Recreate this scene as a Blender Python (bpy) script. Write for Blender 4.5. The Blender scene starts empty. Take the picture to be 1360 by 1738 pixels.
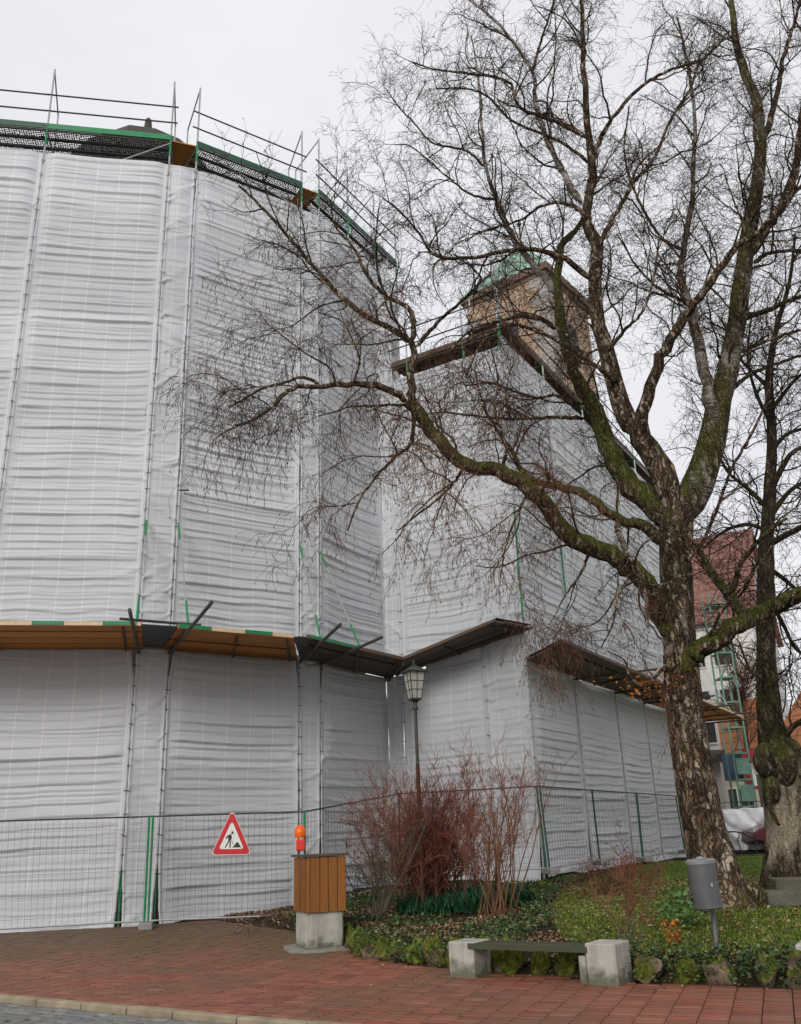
import bpy, math, random
import numpy as np
from mathutils import Matrix, Vector

scene = bpy.context.scene
# ------------------------------------------------------------------ camera
F_PX, PITCH, ROLL, EYE = 1520.0, math.radians(20.1), math.radians(2.1), 1.45
fw = np.array([0, math.cos(PITCH), math.sin(PITCH)])
up0 = np.array([0, -math.sin(PITCH), math.cos(PITCH)])
rt0 = np.array([1.0, 0, 0])
rt = math.cos(ROLL) * rt0 - math.sin(ROLL) * up0
up = math.cos(ROLL) * up0 + math.sin(ROLL) * rt0
_t = fw[2]
if rt[2] > 0:
    rt = math.cos(ROLL) * rt0 + math.sin(ROLL) * up0
    up = math.cos(ROLL) * up0 - math.sin(ROLL) * rt0
cam_d = bpy.data.cameras.new('camera')
cam_d.sensor_fit = 'HORIZONTAL'; cam_d.sensor_width = 36.0
cam_d.lens = F_PX / 1360.0 * 36.0
cam_d.clip_start = 0.1; cam_d.clip_end = 2000
cam = bpy.data.objects.new('camera', cam_d)
scene.collection.objects.link(cam)
M = Matrix(((rt[0], up[0], -fw[0], 0), (rt[1], up[1], -fw[1], 0), (rt[2], up[2], -fw[2], EYE), (0, 0, 0, 1)))
cam.matrix_world = M
scene.camera = cam
# ------------------------------------------------------------------ sky, sun, exposure
SUN_EL, SUN_AZ = math.radians(27), math.radians(200)      # azimuth clockwise from +Y
world = bpy.data.worlds.new('World'); scene.world = world; world.use_nodes = True
wn, wl = world.node_tree.nodes, world.node_tree.links
wn.clear()
wo = wn.new('ShaderNodeOutputWorld'); bg = wn.new('ShaderNodeBackground')
sky = wn.new('ShaderNodeTexSky'); sky.sky_type = 'NISHITA'; sky.sun_disc = False
sky.sun_elevation = SUN_EL; sky.sun_rotation = SUN_AZ; sky.dust_density = 3.0
tc = wn.new('ShaderNodeTexCoord'); mp = wn.new('ShaderNodeMapping'); mp.inputs['Scale'].default_value = (1.6, 1.6, 3.0)
nz = wn.new('ShaderNodeTexNoise'); nz.inputs['Scale'].default_value = 1.3; nz.inputs['Detail'].default_value = 5; nz.inputs['Roughness'].default_value = 0.55
cr = wn.new('ShaderNodeValToRGB')
cr.color_ramp.elements[0].position = 0.3; cr.color_ramp.elements[0].color = (7.6, 7.7, 8.1, 1)
cr.color_ramp.elements[1].position = 0.72; cr.color_ramp.elements[1].color = (8.9, 8.9, 9.1, 1)
mx = wn.new('ShaderNodeMix'); mx.data_type = 'RGBA'; mx.inputs['Factor'].default_value = 0.94
wl.new(tc.outputs['Generated'], mp.inputs['Vector']); wl.new(mp.outputs['Vector'], nz.inputs['Vector'])
wl.new(nz.outputs['Fac'], cr.inputs['Fac']); wl.new(sky.outputs['Color'], mx.inputs['A']); wl.new(cr.outputs['Color'], mx.inputs['B'])
wl.new(mx.outputs['Result'], bg.inputs['Color']); bg.inputs['Strength'].default_value = 0.097
wl.new(bg.outputs['Background'], wo.inputs['Surface'])
sun_d = bpy.data.lights.new('sun', 'SUN'); sun_d.energy = 1.5; sun_d.angle = math.radians(22); sun_d.color = (1.0, 0.97, 0.92)
sun = bpy.data.objects.new('sun', sun_d); scene.collection.objects.link(sun)
sd = Vector((math.sin(SUN_AZ) * math.cos(SUN_EL), math.cos(SUN_AZ) * math.cos(SUN_EL), math.sin(SUN_EL)))
sun.rotation_euler = sd.to_track_quat('Z', 'Y').to_euler(); sun.location = (0, 0, 60)
vs = scene.view_settings
vs.view_transform = 'Standard'; vs.look = 'None'; vs.gamma = 1.0; vs.exposure = 0.16; vs.use_curve_mapping = False

# ------------------------------------------------------------------ helpers
rng = np.random.default_rng(7)
random.seed(7)
COL = scene.collection
def at(x, y, Y):
    d = fw + (x - 680) / F_PX * rt - (y - 869) / F_PX * up
    return np.array([0, 0, EYE]) + Y / d[1] * d
def atz(x, y, z):
    d = fw + (x - 680) / F_PX * rt - (y - 869) / F_PX * up
    return np.array([0, 0, EYE]) + (z - EYE) / d[2] * d
def sst(a, b, x):
    t = np.clip((np.asarray(x, float) - a) / (b - a), 0, 1); return t * t * (3 - 2 * t)
def vnoise(x, y, seed=0):
    x = np.asarray(x, float); y = np.asarray(y, float)
    xi = np.floor(x).astype(np.int64); yi = np.floor(y).astype(np.int64); fx = x - xi; fy = y - yi
    fx = fx * fx * (3 - 2 * fx); fy = fy * fy * (3 - 2 * fy)
    def h(a, b):
        n = (a * 374761393 + b * 668265263 + seed * 974711) & 0x7fffffff
        n = ((n ^ (n >> 13)) * 1274126177) & 0x7fffffff
        return ((n ^ (n >> 16)) & 0xffff) / 65535.0
    return (h(xi, yi) * (1 - fx) + h(xi + 1, yi) * fx) * (1 - fy) + (h(xi, yi + 1) * (1 - fx) + h(xi + 1, yi + 1) * fx) * fy
def tag(o, label=None, cat=None, group=None, kind=None):
    if label: o['label'] = label
    if cat: o['category'] = cat
    if group: o['group'] = group
    if kind: o['kind'] = kind
    return o
def empty(name, loc=(0, 0, 0), rz=0.0):
    o = bpy.data.objects.new(name, None); o.location = loc; o.rotation_euler = (0, 0, rz); o.empty_display_size = 0.2
    COL.objects.link(o); return o
def link(name, me, mat=None, parent=None):
    o = bpy.data.objects.new(name, me); COL.objects.link(o)
    if mat is not None and len(me.materials) == 0: me.materials.append(mat)
    if parent is not None:
        o.parent = parent
        wm = Matrix.Identity(4); p = parent
        chain = []
        while p is not None: chain.append(p); p = p.parent
        for p in reversed(chain): wm = wm @ p.matrix_parent_inverse @ Matrix.LocRotScale(p.location, p.rotation_euler, p.scale)
        o.matrix_parent_inverse = wm.inverted()      # children are built in world coordinates
    return o
def npmesh(name, V, Fc, smooth=False, attrs=None, uv=None):
    V = np.asarray(V, np.float32).reshape(-1, 3); Fc = np.asarray(Fc, np.int32); k = Fc.shape[1]
    me = bpy.data.meshes.new(name)
    me.vertices.add(len(V)); me.vertices.foreach_set('co', V.ravel())
    me.loops.add(Fc.size); me.loops.foreach_set('vertex_index', Fc.ravel())
    me.polygons.add(len(Fc)); me.polygons.foreach_set('loop_start', np.arange(0, Fc.size, k, dtype=np.int32))
    if smooth: me.polygons.foreach_set('use_smooth', np.ones(len(Fc), bool))
    me.update(calc_edges=True)
    if uv is not None:
        l = me.uv_layers.new(name='UVMap'); l.data.foreach_set('uv', np.asarray(uv, np.float32)[Fc.ravel()].ravel())
    if attrs:
        for nme, a in attrs.items():
            at_ = me.attributes.new(nme, 'FLOAT', 'POINT'); at_.data.foreach_set('value', np.asarray(a, np.float32).ravel())
    return me
class MB:
    """collects polygons, links them as one mesh object"""
    def __init__(s): s.v = []; s.f = []
    def add(s, vs, fs):
        n = len(s.v); s.v += [tuple(map(float, p)) for p in vs]; s.f += [tuple(i + n for i in f) for f in fs]; return s
    def hexa(s, b, t):       # four bottom, four top points
        return s.add(list(b) + list(t), [(3, 2, 1, 0), (4, 5, 6, 7), (0, 1, 5, 4), (1, 2, 6, 5), (2, 3, 7, 6), (3, 0, 4, 7)])
    def box(s, c, size, rz=0.0, tilt=0.0):
        hx, hy, hz = [k / 2 for k in size]; R = Matrix.Rotation(rz, 3, 'Z') @ Matrix.Rotation(tilt, 3, 'Y')
        P = [Vector(c) + R @ Vector((x, y, z)) for z in (-hz, hz) for x, y in ((-hx, -hy), (hx, -hy), (hx, hy), (-hx, hy))]
        return s.hexa(P[:4], P[4:])
    def tube(s, a, b, r, k=8, r2=None):
        a, b = Vector(a), Vector(b); d = (b - a).normalized(); ref = Vector((0, 0, 1)) if abs(d.z) < .9 else Vector((1, 0, 0))
        x = d.cross(ref).normalized(); y = d.cross(x); r2 = r if r2 is None else r2
        vs = [p + (x * math.cos(i * 2 * math.pi / k) + y * math.sin(i * 2 * math.pi / k)) * q for p, q in ((a, r), (b, r2)) for i in range(k)]
        fs = [(i, (i + 1) % k, k + (i + 1) % k, k + i) for i in range(k)] + [tuple(range(k - 1, -1, -1)), tuple(range(k, 2 * k))]
        return s.add(vs, fs)
    def prism(s, poly, depth):      # polygon of 3-D points extruded by a vector
        n = len(poly); d = Vector(depth); P = [Vector(p) for p in poly]
        return s.add(P + [p + d for p in P], [tuple(range(n - 1, -1, -1)), tuple(range(n, 2 * n))] + [(i, (i + 1) % n, n + (i + 1) % n, n + i) for i in range(n)])
    def lathe(s, c, prof, k=20, axis=None):
        c = Vector(c); vs = []; fs = []
        q = Vector((0, 0, 1)).rotation_difference(Vector(axis)) if axis is not None else None
        for r, z in prof:
            for i in range(k):
                p = Vector((r * math.cos(i * 2 * math.pi / k), r * math.sin(i * 2 * math.pi / k), z))
                vs.append(c + (q @ p if q else p))
        for j in range(len(prof) - 1):
            for i in range(k): fs.append((j * k + i, j * k + (i + 1) % k, (j + 1) * k + (i + 1) % k, (j + 1) * k + i))
        fs.append(tuple(range(k - 1, -1, -1))); fs.append(tuple(range((len(prof) - 1) * k, len(prof) * k)))
        return s.add(vs, fs)
    def build(s, name, mat, parent=None, bevel=0.0, smooth=False):
        me = bpy.data.meshes.new(name); me.from_pydata(s.v, [], s.f)
        if smooth:
            me.polygons.foreach_set('use_smooth', np.ones(len(me.polygons), bool))
        me.update()
        o = link(name, me, mat, parent)
        if bevel:
            m = o.modifiers.new('bevel', 'BEVEL'); m.width = bevel; m.segments = 2; m.limit_method = 'ANGLE'
        if smooth:
            try: me.set_sharp_from_angle(angle=math.radians(40))
            except Exception: pass
        return o

# ------------------------------------------------------------------ materials
class NT:
    def __init__(s, name):
        s.m = bpy.data.materials.new(name); s.m.use_nodes = True; s.n = s.m.node_tree.nodes; s.l = s.m.node_tree.links
        s.b = s.n['Principled BSDF']; s.out = s.n['Material Output']
    def new(s, t, **kw):
        nd = s.n.new('ShaderNode' + t)
        for k, v in kw.items():
            if k in nd.inputs.keys() if not hasattr(nd, k) else False: nd.inputs[k].default_value = v
            elif hasattr(nd, k): setattr(nd, k, v)
        return nd
    def link(s, a, b): s.l.new(a, b)
    def coord(s, kind='Object', scale=(1, 1, 1)):
        t = s.new('TexCoord'); m = s.new('Mapping'); m.inputs['Scale'].default_value = scale
        s.link(t.outputs[kind], m.inputs['Vector']); return m.outputs['Vector']
    def noise(s, vec, scale, detail=4, rough=.55, dist=0.0):
        n = s.new('TexNoise'); n.inputs['Scale'].default_value = scale; n.inputs['Detail'].default_value = detail
        n.inputs['Roughness'].default_value = rough; n.inputs['Distortion'].default_value = dist
        if vec is not None: s.link(vec, n.inputs['Vector'])
        return n.outputs['Fac']
    def ramp(s, fac, stops, interp='LINEAR'):
        r = s.new('ValToRGB'); e = r.color_ramp.elements; r.color_ramp.interpolation = interp
        while len(e) < len(stops): e.new(.5)
        for i, (p, c) in enumerate(stops):
            e[i].position = p; e[i].color = (*c, 1) if len(c) == 3 else c
        s.link(fac, r.inputs['Fac']); return r.outputs['Color']
    def mix(s, fac, a, b, blend='MIX'):
        m = s.new('Mix'); m.data_type = 'RGBA'; m.blend_type = blend
        for key, v in (('Factor', fac), ('A', a), ('B', b)):
            if isinstance(v, (int, float)): m.inputs[key].default_value = v
            elif isinstance(v, tuple): m.inputs[key].default_value = (*v, 1) if len(v) == 3 else v
            else: s.link(v, m.inputs[key])
        return m.outputs['Result']
    def math(s, op, a, b=None):
        m = s.new('Math'); m.operation = op
        for i, v in enumerate((a, b)):
            if v is None: continue
            if isinstance(v, (int, float)): m.inputs[i].default_value = v
            else: s.link(v, m.inputs[i])
        return m.outputs[0]
    def attr(s, name):
        a = s.new('Attribute'); a.attribute_name = name; return a.outputs['Fac']
    def objrand(s): return s.new('ObjectInfo').outputs['Random']
    def bump(s, h, strength=.3, dist=.02):
        b = s.new('Bump'); b.inputs['Strength'].default_value = strength; b.inputs['Distance'].default_value = dist
        s.link(h, b.inputs['Height']); s.link(b.outputs['Normal'], s.b.inputs['Normal'])
    def col(s, c):
        if isinstance(c, tuple): s.b.inputs['Base Color'].default_value = (*c, 1)
        else: s.link(c, s.b.inputs['Base Color'])
        return s
    def set(s, **kw):
        for k, v in kw.items():
            k = k.replace('_', ' ')
            if isinstance(v, (int, float)): s.b.inputs[k].default_value = v
            else: s.link(v, s.b.inputs[k])
        return s
def simple(name, c1, c2=None, scale=8, rough=.6, metal=0.0, bump=0.0, bscale=None, stretch=(1, 1, 1), spec=.4):
    t = NT(name); v = t.coord('Object', stretch); f = t.noise(v, scale, 5)
    t.col(t.ramp(f, [(.3, c1), (.7, c2 or tuple(k * .8 for k in c1))])).set(Roughness=rough, Metallic=metal, Specular_IOR_Level=spec)
    if bump: t.bump(t.noise(v, bscale or scale * 4, 5), bump)
    return t.m
MT = {}
def m_tarp():
    t = NT('tarpaulin'); uv = t.new('TexCoord').outputs['UV']; sx = t.new('SeparateXYZ'); t.link(uv, sx.inputs[0])
    u = sx.outputs[0]
    fr = t.math('ABSOLUTE', t.math('SUBTRACT', t.math('FRACT', t.math('MULTIPLY', u, 1.85)), .5))
    ln = t.math('LESS_THAN', fr, .017)
    mp = t.coord('Object', (.35, .35, 1.6)); f = t.noise(mp, 1.1, 6, .6)
    base = t.ramp(f, [(.25, (.57, .585, .615)), (.5, (.645, .66, .685)), (.75, (.69, .70, .72))])
    mp2 = t.coord('Object', (1, 1, .22)); g = t.noise(mp2, 1.7, 5, .65)
    base = t.mix(t.math('MULTIPLY', t.ramp(g, [(.5, (0, 0, 0)), (.8, (1, 1, 1))]), .35), base, (.53, .515, .475))
    c = t.mix(t.math('MULTIPLY', ln, .7), base, (.84, .84, .84))
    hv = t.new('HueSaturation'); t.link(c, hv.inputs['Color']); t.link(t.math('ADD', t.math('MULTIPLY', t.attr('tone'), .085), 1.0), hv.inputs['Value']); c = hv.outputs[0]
    t.col(c).set(Roughness=.5, Specular_IOR_Level=.35)
    fine = t.noise(t.coord('Object', (1.2, 1.2, 9)), 4.5, 6, .6)
    t.bump(fine, .35, .02)
    tr = t.new('BsdfTranslucent'); t.link(c, tr.inputs['Color'])
    ms = t.new('MixShader'); ms.inputs[0].default_value = .18
    t.link(t.b.outputs[0], ms.inputs[1]); t.link(tr.outputs[0], ms.inputs[2]); t.link(ms.outputs[0], t.out.inputs['Surface'])
    return t.m
MT['tarp'] = m_tarp()
def m_wood(name, a, b, c, rough=.65):
    t = NT(name); v = t.coord('UV', (1, 1, 1)); o = t.objrand()
    g = t.noise(t.coord('Object', (.6, .6, .6)), 2.0, 4)
    wv = t.noise(t.coord('UV', (1.2, 22, 1)), 1.6, 8, .62, .6)
    col = t.ramp(wv, [(.25, a), (.55, b), (.8, c)])
    col = t.mix(t.math('MULTIPLY', g, .45), col, tuple(k * .55 for k in a))
    hs = t.new('HueSaturation'); t.link(col, hs.inputs['Color']); t.link(t.math('ADD', t.math('MULTIPLY', o, .5), .75), hs.inputs['Value'])
    t.col(hs.outputs[0]).set(Roughness=rough, Specular_IOR_Level=.3); t.bump(wv, .25, .01); return t.m
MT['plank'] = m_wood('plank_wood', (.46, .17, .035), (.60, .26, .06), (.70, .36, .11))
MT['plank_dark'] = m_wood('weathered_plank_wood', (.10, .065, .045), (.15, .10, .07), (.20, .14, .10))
MT['cladding'] = m_wood('cladding_wood', (.17, .06, .014), (.27, .105, .022), (.36, .15, .035), .5)
MT['bench_wood'] = m_wood('mossy_bench_wood', (.035, .04, .022), (.055, .06, .032), (.085, .085, .05))
MT['steel'] = simple('galvanised_steel', (.42, .43, .43), (.30, .31, .31), 14, .45, .55)
MT['dark_steel'] = simple('dark_steel_tube', (.045, .045, .042), (.09, .085, .075), 10, .55, .3)
MT['green'] = simple('green_paint', (.012, .17, .06), (.02, .24, .09), 7, .45)
MT['faded_green'] = simple('faded_green_steel', (.10, .22, .16), (.18, .30, .24), 5, .6)
MT['green_dark'] = simple('dark_green_paint', (.02, .065, .04), (.03, .10, .058), 7, .5)
MT['edge_wood'] = simple('plank_edge', (.62, .42, .24), (.70, .52, .34), 9, .7)
MT['black'] = simple('black_plastic', (.012, .012, .012), (.03, .03, .03), 20, .6)
MT['dark_film'] = simple('dark_film', (.02, .02, .022), (.045, .045, .045), 8, .4)
MT['concrete'] = None
def m_concrete():
    t = NT('concrete'); v = t.coord('Object'); f = t.noise(v, 5, 8, .65); st = t.noise(t.coord('Object', (7, 7, .7)), 1.2, 5, .6)
    c = t.ramp(f, [(.3, (.30, .28, .24)), (.6, (.43, .41, .36)), (.8, (.50, .48, .43))])
    c = t.mix(t.math('MULTIPLY', t.ramp(st, [(.48, (0, 0, 0)), (.72, (1, 1, 1))]), .55), c, (.20, .185, .15))
    geo = t.new('NewGeometry'); sp = t.new('SeparateXYZ'); t.link(geo.outputs['Position'], sp.inputs[0])
    alg = t.math('MULTIPLY', t.ramp(t.math('SUBTRACT', t.math('MULTIPLY', t.noise(v, 9, 4), .35), sp.outputs[2]), [(.0, (0, 0, 0)), (.12, (1, 1, 1))]), .8)
    c = t.mix(alg, c, (.07, .075, .04))
    t.col(c).set(Roughness=.9, Specular_IOR_Level=.2); t.bump(t.noise(v, 40, 6, .7), .35, .01); return t.m
MT['concrete'] = m_concrete()
MT['concrete_dark'] = simple('fence_foot_concrete', (.2, .2, .19), (.3, .29, .27), 9, .9, 0, .3)
def m_perf():
    t = NT('perforated_steel'); uv = t.new('TexCoord').outputs['UV']
    vo = t.new('TexVoronoi'); vo.inputs['Scale'].default_value = 17; vo.inputs['Randomness'].default_value = .25; t.link(uv, vo.inputs['Vector'])
    hole = t.math('LESS_THAN', vo.outputs['Distance'], .43)
    t.col((.05, .055, .055)).set(Roughness=.5, Metallic=.4)
    tr = t.new('BsdfTransparent'); ms = t.new('MixShader'); t.link(hole, ms.inputs[0]); t.link(t.b.outputs[0], ms.inputs[1]); t.link(tr.outputs[0], ms.inputs[2])
    t.link(ms.outputs[0], t.out.inputs['Surface']); return t.m
MT['perf'] = m_perf()
def m_brick():
    t = NT('paving_brick'); r = t.math('FRACT', t.math('ADD', t.objrand(), t.attr('rnd')))
    g = t.new('NewGeometry'); P = g.outputs['Position']
    f = t.noise(P, 26, 6, .7); big = t.noise(P, .7, 5, .6, .4)
    c = t.ramp(r, [(0, (.17, .052, .034)), (.25, (.25, .075, .045)), (.5, (.29, .098, .06)), (.75, (.215, .08, .055)), (1, (.33, .125, .08))])
    c = t.mix(t.math('MULTIPLY', f, .35), c, (.13, .055, .035))
    dirt = t.ramp(big, [(.42, (0, 0, 0)), (.62, (1, 1, 1))])
    c = t.mix(t.math('MULTIPLY', dirt, .7), c, (.145, .082, .048))
    # moss and mud film towards the site fence
    sp = t.new('SeparateXYZ'); t.link(P, sp.inputs[0])
    far = t.ramp(t.math('ADD', t.math('MULTIPLY', t.math('SUBTRACT', sp.outputs[1], 10.6), .15), t.math('MULTIPLY', t.math('SUBTRACT', t.noise(P, .9, 5, .6), .5), 1.0)), [(.25, (0, 0, 0)), (.75, (1, 1, 1))])
    c = t.mix(t.math('MULTIPLY', far, .78), c, t.ramp(t.noise(P, 5, 5), [(.35, (.075, .062, .03)), (.65, (.13, .095, .05))]))
    sc = t.ramp(t.noise(t.coord('Object', (1, 1, 1)), 14, 3, .6), [(.62, (0, 0, 0)), (.68, (1, 1, 1))])
    c = t.mix(t.math('MULTIPLY', sc, .35), c, (.06, .045, .035))
    t.col(c).set(Roughness=t.math('ADD', t.math('MULTIPLY', big, .35), .42), Specular_IOR_Level=.35)
    t.bump(f, .3, .006); return t.m
MT['brick'] = m_brick()
MT['joint'] = simple('joint_sand', (.055, .045, .03), (.03, .028, .02), 12, .95)
def m_cobble():
    t = NT('granite_sett'); r = t.math('FRACT', t.math('ADD', t.objrand(), t.attr('rnd'))); P = t.new('NewGeometry').outputs['Position']
    c = t.ramp(r, [(0, (.14, .145, .145)), (.4, (.20, .20, .195)), (.75, (.25, .24, .21)), (1, (.17, .16, .14))])
    c = t.mix(t.math('MULTIPLY', t.noise(P, 30, 6, .7), .5), c, (.08, .085, .08))
    t.col(c).set(Roughness=.48); t.bump(t.noise(P, 24, 5), .5, .01); return t.m
MT['sett'] = m_cobble()
MT['kerb'] = simple('kerb_granite', (.36, .30, .21), (.21, .17, .115), 4, .8, 0, .4, 40)
def m_rock():
    t = NT('mossy_rock'); v = t.coord('Object'); r = t.objrand()
    c = t.ramp(t.noise(v, 7, 8, .7), [(.32, (.035, .028, .02)), (.48, (.14, .10, .07)), (.6, (.24, .18, .125)), (.75, (.40, .34, .27))])
    gn = t.new('NewGeometry'); sp = t.new('SeparateXYZ'); t.link(gn.outputs['Normal'], sp.inputs[0])
    k = t.math('ADD', t.math('ADD', t.math('MULTIPLY', t.noise(v, 5.5, 7, .7), 1.6), t.math('MULTIPLY', sp.outputs[2], .3)), t.math('MULTIPLY', r, .5))
    mo = t.ramp(k, [(.98, (0, 0, 0)), (1.13, (1, 1, 1))])
    mc = t.ramp(t.noise(v, 13, 5, .7), [(.33, (.025, .034, .008)), (.52, (.10, .115, .018)), (.7, (.26, .25, .035))])
    t.col(t.mix(mo, c, mc)).set(Roughness=.95, Specular_IOR_Level=.15); t.bump(t.noise(v, 22, 8, .75), .9, .03); return t.m
MT['rock'] = m_rock()
def m_soil():
    t = NT('bed_soil'); P = t.new('NewGeometry').outputs['Position']; lw = t.attr('lawn')
    c = t.ramp(t.noise(P, 9, 8, .75), [(.3, (.012, .010, .007)), (.5, (.035, .027, .017)), (.7, (.075, .055, .032))])
    g = t.ramp(t.noise(P, 5, 7, .7), [(.3, (.03, .035, .010)), (.5, (.06, .085, .016)), (.75, (.12, .15, .03))])
    t.col(t.mix(lw, c, g)).set(Roughness=.95, Specular_IOR_Level=.1); t.bump(t.noise(P, 30, 6, .8), .8, .03); return t.m
MT['soil'] = m_soil()
def m_leafy(name, stops, rough=.6, trans=.25):
    t = NT(name); r = t.attr('rnd')
    c = t.ramp(r, stops); t.col(c).set(Roughness=rough, Specular_IOR_Level=.25)
    tr = t.new('BsdfTranslucent'); t.link(c, tr.inputs['Color']); ms = t.new('MixShader'); ms.inputs[0].default_value = trans
    t.link(t.b.outputs[0], ms.inputs[1]); t.link(tr.outputs[0], ms.inputs[2]); t.link(ms.outputs[0], t.out.inputs['Surface']); return t.m
MT['grass'] = m_leafy('grass_blades', [(0, (.06, .10, .014)), (.45, (.155, .235, .026)), (.8, (.27, .33, .045)), (1, (.40, .36, .12))])
MT['ivy'] = m_leafy('ivy_leaf', [(0, (.014, .036, .013)), (.5, (.04, .085, .022)), (.85, (.085, .14, .035)), (1, (.18, .22, .10))], .4, .1)
MT['litter'] = m_leafy('dead_leaf', [(0, (.06, .032, .017)), (.3, (.16, .088, .043)), (.65, (.28, .175, .095)), (.92, (.38, .27, .17)), (1, (.55, .48, .37))], .8, .1)
MT['herb'] = m_leafy('herb_leaf', [(0, (.06, .12, .03)), (.6, (.13, .24, .06)), (1, (.24, .36, .13))], .5, .3)
MT['moss'] = m_leafy('moss_tuft', [(0, (.05, .07, .012)), (.6, (.13, .15, .02)), (1, (.26, .26, .04))], .9, .1)
def m_bark(name='birch_bark', gn_=False):
    t = NT(name); v = t.coord('Object'); w = t.attr('white'); mo = t.attr('moss')
    warp = t.noise(v, 3.0, 4, .6); wv = t.new('VectorMath'); wv.operation = 'MULTIPLY_ADD'
    cmb = t.new('CombineXYZ'); t.link(warp, cmb.inputs[0]); t.link(t.noise(t.coord('Object', (1.1, 1.1, 1.1)), 4.3, 4, .6), cmb.inputs[1]); t.link(cmb.outputs[0], wv.inputs[0]); wv.inputs[1].default_value = (.3, .3, .25); t.link(v, wv.inputs[2])
    mpn = t.new('Mapping'); mpn.inputs['Scale'].default_value = (17, 17, 3.6); t.link(wv.outputs[0], mpn.inputs['Vector'])
    vo = t.new('TexVoronoi'); vo.feature = 'DISTANCE_TO_EDGE'; vo.inputs['Scale'].default_value = 1.0; t.link(mpn.outputs[0], vo.inputs['Vector'])
    vc = t.new('TexVoronoi'); vc.inputs['Scale'].default_value = 1.0; t.link(mpn.outputs[0], vc.inputs['Vector'])
    crack = t.ramp(vo.outputs['Distance'], [(.02, (0, 0, 0)), (.22, (1, 1, 1))])
    sc_ = t.new('SeparateColor'); t.link(vc.outputs['Color'], sc_.inputs[0]); cell = sc_.outputs[0]
    fi = t.noise(t.coord('Object', (12, 12, 3)), 2.2, 8, .7, .6)
    plate = t.ramp(t.math('ADD', t.math('MULTIPLY', cell, .5), t.math('MULTIPLY', fi, .6)), [(.25, (.035, .023, .016)), (.45, (.14, .09, .055)), (.62, (.27, .185, .115)), (.8, (.50, .41, .31))])
    dark = t.mix(t.math('ADD', t.math('MULTIPLY', crack, t.math('MULTIPLY', fi, 1.3)), .12), (.010, .008, .006), plate)
    if gn_:
        big = t.noise(t.coord('Object', (2.2, 2.2, .7)), 1.5, 6, .6, .8); dark = t.mix(t.ramp(t.math('ADD', big, t.math('SUBTRACT', w, .5)), [(.42, (0, 0, 0)), (.6, (1, 1, 1))]), t.mix(.6, dark, (.02, .018, .012)), t.ramp(fi, [(.3, (.20, .16, .11)), (.7, (.40, .34, .25))]))
        c = dark
    else:
        ln = t.noise(t.coord('Object', (2.5, 2.5, 20)), 1.6, 6, .65); blot = t.noise(v, 3.2, 5, .6)
        wh = t.ramp(t.math('ADD', t.math('MULTIPLY', ln, .55), t.math('MULTIPLY', blot, .5)), [(.42, (.025, .02, .016)), (.5, (.22, .18, .15)), (.60, (.44, .40, .36)), (.75, (.60, .57, .53))])
        wm = t.ramp(t.math('ADD', w, t.math('MULTIPLY', t.math('SUBTRACT', t.noise(t.coord('Object', (1, 1, .4)), 3.2, 7, .65), .5), 1.7)), [(.48, (0, 0, 0)), (.58, (1, 1, 1))])
        c = t.mix(wm, dark, wh)
    gn = t.new('NewGeometry'); sp = t.new('SeparateXYZ'); t.link(gn.outputs['Normal'], sp.inputs[0])
    k = t.math('ADD', t.math('MULTIPLY', mo, t.math('ADD', t.math('MULTIPLY', sp.outputs[2], .45), .58)), t.math('MULTIPLY', t.math('SUBTRACT', t.noise(v, 6, 8, .75), .5), 1.2))
    mf = t.ramp(k, [(.34, (0, 0, 0)), (.58, (1, 1, 1))])
    mc = t.ramp(t.noise(v, 21, 6, .75), [(.3, (.018, .022, .006)), (.5, (.06, .07, .012)), (.66, (.14, .15, .022)), (.8, (.22, .21, .04))])
    c = t.mix(t.math('MULTIPLY', mf, .85), c, mc)
    t.col(c).set(Roughness=.92, Specular_IOR_Level=.12); t.bump(t.math('ADD', t.math('ADD', crack, t.math('MULTIPLY', fi, .6)), t.math('MULTIPLY', t.noise(v, 40, 6, .75), .35)), .8, .03); return t.m
MT['gnarled'] = m_bark('gnarled_bark', True)
MT['bark'] = m_bark()
def m_twig(name, a, b, c):
    t = NT(name); P = t.new('NewGeometry').outputs['Position']
    t.col(t.ramp(t.noise(P, 1.1, 4, .6), [(.35, a), (.52, b), (.7, c)])).set(Roughness=.8, Specular_IOR_Level=.2); return t.m
MT['twig'] = m_twig('birch_twig', (.022, .015, .012), (.042, .027, .020), (.075, .044, .027))
MT['twig_brown'] = m_twig('brown_twig', (.075, .035, .023), (.14, .066, .038), (.21, .115, .058))
MT['red_twig'] = m_twig('red_dogwood_twig', (.14, .042, .028), (.22, .075, .045), (.26, .14, .08))
MT['old_twig'] = m_twig('old_wood_twig', (.05, .03, .02), (.10, .06, .04), (.13, .085, .055))
MT['grey_twig'] = m_twig('grey_shrub_twig', (.07, .058, .042), (.12, .10, .07), (.05, .04, .03))
MT['orange_leaf'] = m_leafy('withered_leaf', [(0, (.35, .09, .015)), (.5, (.55, .17, .03)), (1, (.65, .28, .06))], .7, .3)
MT['copper'] = simple('copper_verdigris', (.22, .36, .28), (.32, .46, .37), 3, .7, 0, .2)
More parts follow.
